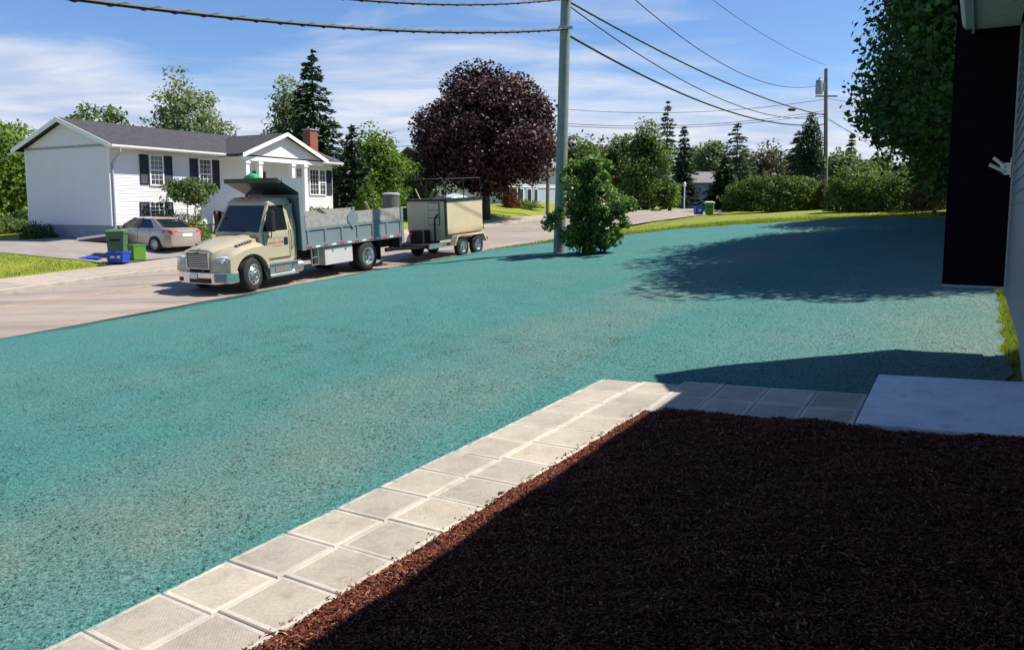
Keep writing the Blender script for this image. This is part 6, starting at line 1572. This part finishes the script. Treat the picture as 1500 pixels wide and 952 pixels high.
def crate(name, label, loc, rz, w, dp, h, m, mark='white_plastic', t=.88):
    root = empty(name, loc, rz); tag(root, label, 'recycling box')
    o_ = .02; outer0 = [(-w * t / 2, -dp * t / 2, 0), (w * t / 2, -dp * t / 2, 0), (w * t / 2, dp * t / 2, 0), (-w * t / 2, dp * t / 2, 0)]
    outer1 = [(-w / 2, -dp / 2, h), (w / 2, -dp / 2, h), (w / 2, dp / 2, h), (-w / 2, dp / 2, h)]; rim0 = [(x * 1.07, y * 1.07, z - .0) for x, y, z in outer1]; rim0b = [(x * 1.07, y * 1.07, h - .05) for x, y, z in outer1]; rimb = [(x, y, h - .05) for x, y, z in outer1]
    inner1 = [(x * .95, y * .95, h) for x, y, z in outer1]; inner0 = [(x * .93, y * .93, .03) for x, y, z in outer0]
    mb = MB(); mb.loft([outer0, rimb, rim0b, rim0, inner1, inner0]); mb.build('body', m, root, bevel=.008)
    mb = MB(); mb.add([(-.08, -dp * (t + .06) / 2 - .012, h * .42), (.10, -dp * (t + .06) / 2 - .012, h * .42), (.10, -dp * (t + .08) / 2 - .012, h * .62), (-.08, -dp * (t + .08) / 2 - .012, h * .62)], [(0, 1, 2, 3)]); mb.build('printed_mark', mark, root)
    return root
p = gat(168, 386); crate('recycling_box', 'blue recycling box at the kerb, left of the pair', p + Vector((0, 0, .05)), R(5), .46, .36, .40, 'bin_blue')
p = gat(182, 386); crate('recycling_box', 'blue recycling box at the kerb, right of the pair', p + Vector((.02, -.15, .05)), R(-25), .46, .36, .42, 'bin_blue')
p = gat(201, 382); crate('organics_box', 'lime green square box beside the blue recycling boxes', p + Vector((0, 0, .05)), R(-38), .50, .50, .60, 'bin_lime', t=.96)
# crumpled blue bag on the grass
p = gat(132, 380); rr = random.Random(6); mb = MB(); rings = []
for i in range(9):
    x = -.42 + i * .105; hh = .09 * math.sin(math.pi * (i + .4) / 9) + .015
    rings.append([(x, .17 * math.cos(a) * (1 + rr.uniform(-.2, .2)), .01 + max(0, math.sin(a)) * hh * rr.uniform(.6, 1.3)) for a in np.linspace(0, 2 * math.pi, 10, endpoint=False)])
mb.loft(rings); bb = mb.build('blue_bag', 'bin_blue', smooth=True); bb.location = p + Vector((0, 0, .03)); tag(bb, 'crumpled flat blue bag lying on the grass near the boxes', 'bag')
# white-edged low ramp beside the drive
p = gat(150, 354); mb = MB(); mat('ramp_brown', (0.10, 0.065, 0.045), .85, var=.3); rp = empty('wooden_ramp', p + Vector((0, 0, .02)), R(8)); tag(rp, 'low brown ramp with a white edge board beside the gable wall', 'ramp')
mb.prism([(-.8, 0), (.9, 0), (.9, .34), (-.8, .10)], -.45, .45, 'y'); mb.build('ramp_body', 'ramp_brown', rp); mb = MB(); mb.prism([(-.85, .06), (.95, .31), (.95, .41), (-.85, .16)], -.49, -.452, 'y'); mb.build('edge_board', 'trim_white', rp)
mat('bin_slat', (0.10, 0.115, 0.11), .8, var=.2)
# grey slatted bin behind the dump box
p = gp(573, 44); gb = empty('slatted_bin', p); tag(gb, 'grey slatted round bin seen behind the dump box', 'bin'); hgt = zh(283, 44) - p.z
for k in range(18):
    a = 2 * math.pi * k / 18; mb = MB(); M = Matrix.Rotation(a, 4, 'Z'); mb.box(-.072, .072, -.47, -.44, .0, hgt - .12, 0, M); mb.build('slat', 'bin_slat', gb)
mb = MB(); mb.lathe([(.50, hgt - .12), (.50, hgt - .06), (.36, hgt), (.001, hgt + .02)], 20); mb.build('lid', 'foundation', gb)
mb = MB(); mb.lathe([(.42, 0), (.42, hgt - .13)], 18); mb.build('liner', 'black_part', gb)
# far bins
p = gat(1023, 315); crate('recycling_box', 'dark blue recycling box at the far road end', p + Vector((0, 0, .02)), R(8), .60, .45, .62, 'bin_blue')
p = gat(1039, 315.5); oc = cart('organics_bin', 'lime green bin with white lid at the far road end', p + Vector((0, 0, .0)), R(-20), .58, .55, .92, 'bin_lime', False)
for ch_ in oc.children:
    if ch_.name.startswith('lid'): ch_.data.materials[0] = MATS['white_plastic']
p = gp(988, 84); cart('wheeled_bin', 'dark wheeled bin before the far bungalow, left one', p, R(5), .75, .75, 1.15, 'paint_dark')
p = gp(998, 84); cart('wheeled_bin', 'dark wheeled bin before the far bungalow, right one', p, R(-8), .75, .75, 1.15, 'paint_dark')
p = gp(1002, 82); mp_ = empty('lamp_post', p); tag(mp_, 'white lamp post in front of the far bungalow', 'lamp post')
mb = MB(); mb.tube([(0, 0, 0), (0, 0, 2.2)], .06, 8); mb.build('post', 'trim_white', mp_); mb = MB(); mb.lathe([(.08, 2.2), (.15, 2.3), (.15, 2.55), (.03, 2.72), (.001, 2.74)], 10); mb.build('lantern', 'trim_white', mp_)
# far parked car, only its tail shows behind the bush
p = gp(934, 78); fc = empty('parked_car', p, R(70)); tag(fc, 'distant silver-blue car parked left of the bungalow', 'car'); mat('paint_pale', (.42, .48, .56), .3, var=.05)
mb = MB(); mb.loft([cr(-2.2, .7, .4, .8), cr(-1.9, .85, .22, .95), cr(0, .87, .2, .96), cr(1.7, .83, .22, .85), cr(2.2, .62, .35, .65)]); mb.build('body', 'paint_pale', fc, smooth=True)
mb = MB(); mb.loft([gr_(.93, .9, -1.7, .79), gr_(1.4, .05, -.95, .62)]); mb.build('glasshouse', 'auto_glass', fc); mb = MB(); mb.loft([gr_(1.39, .1, -1.0, .63), gr_(1.45, -.1, -.8, .5)]); mb.build('roof', 'paint_pale', fc)
for sx in (-1, 1):
    for y in (1.35, -1.32): wheel(fc, (sx * .78, y, .315), .315, .2, sx, .21, 'trailer')
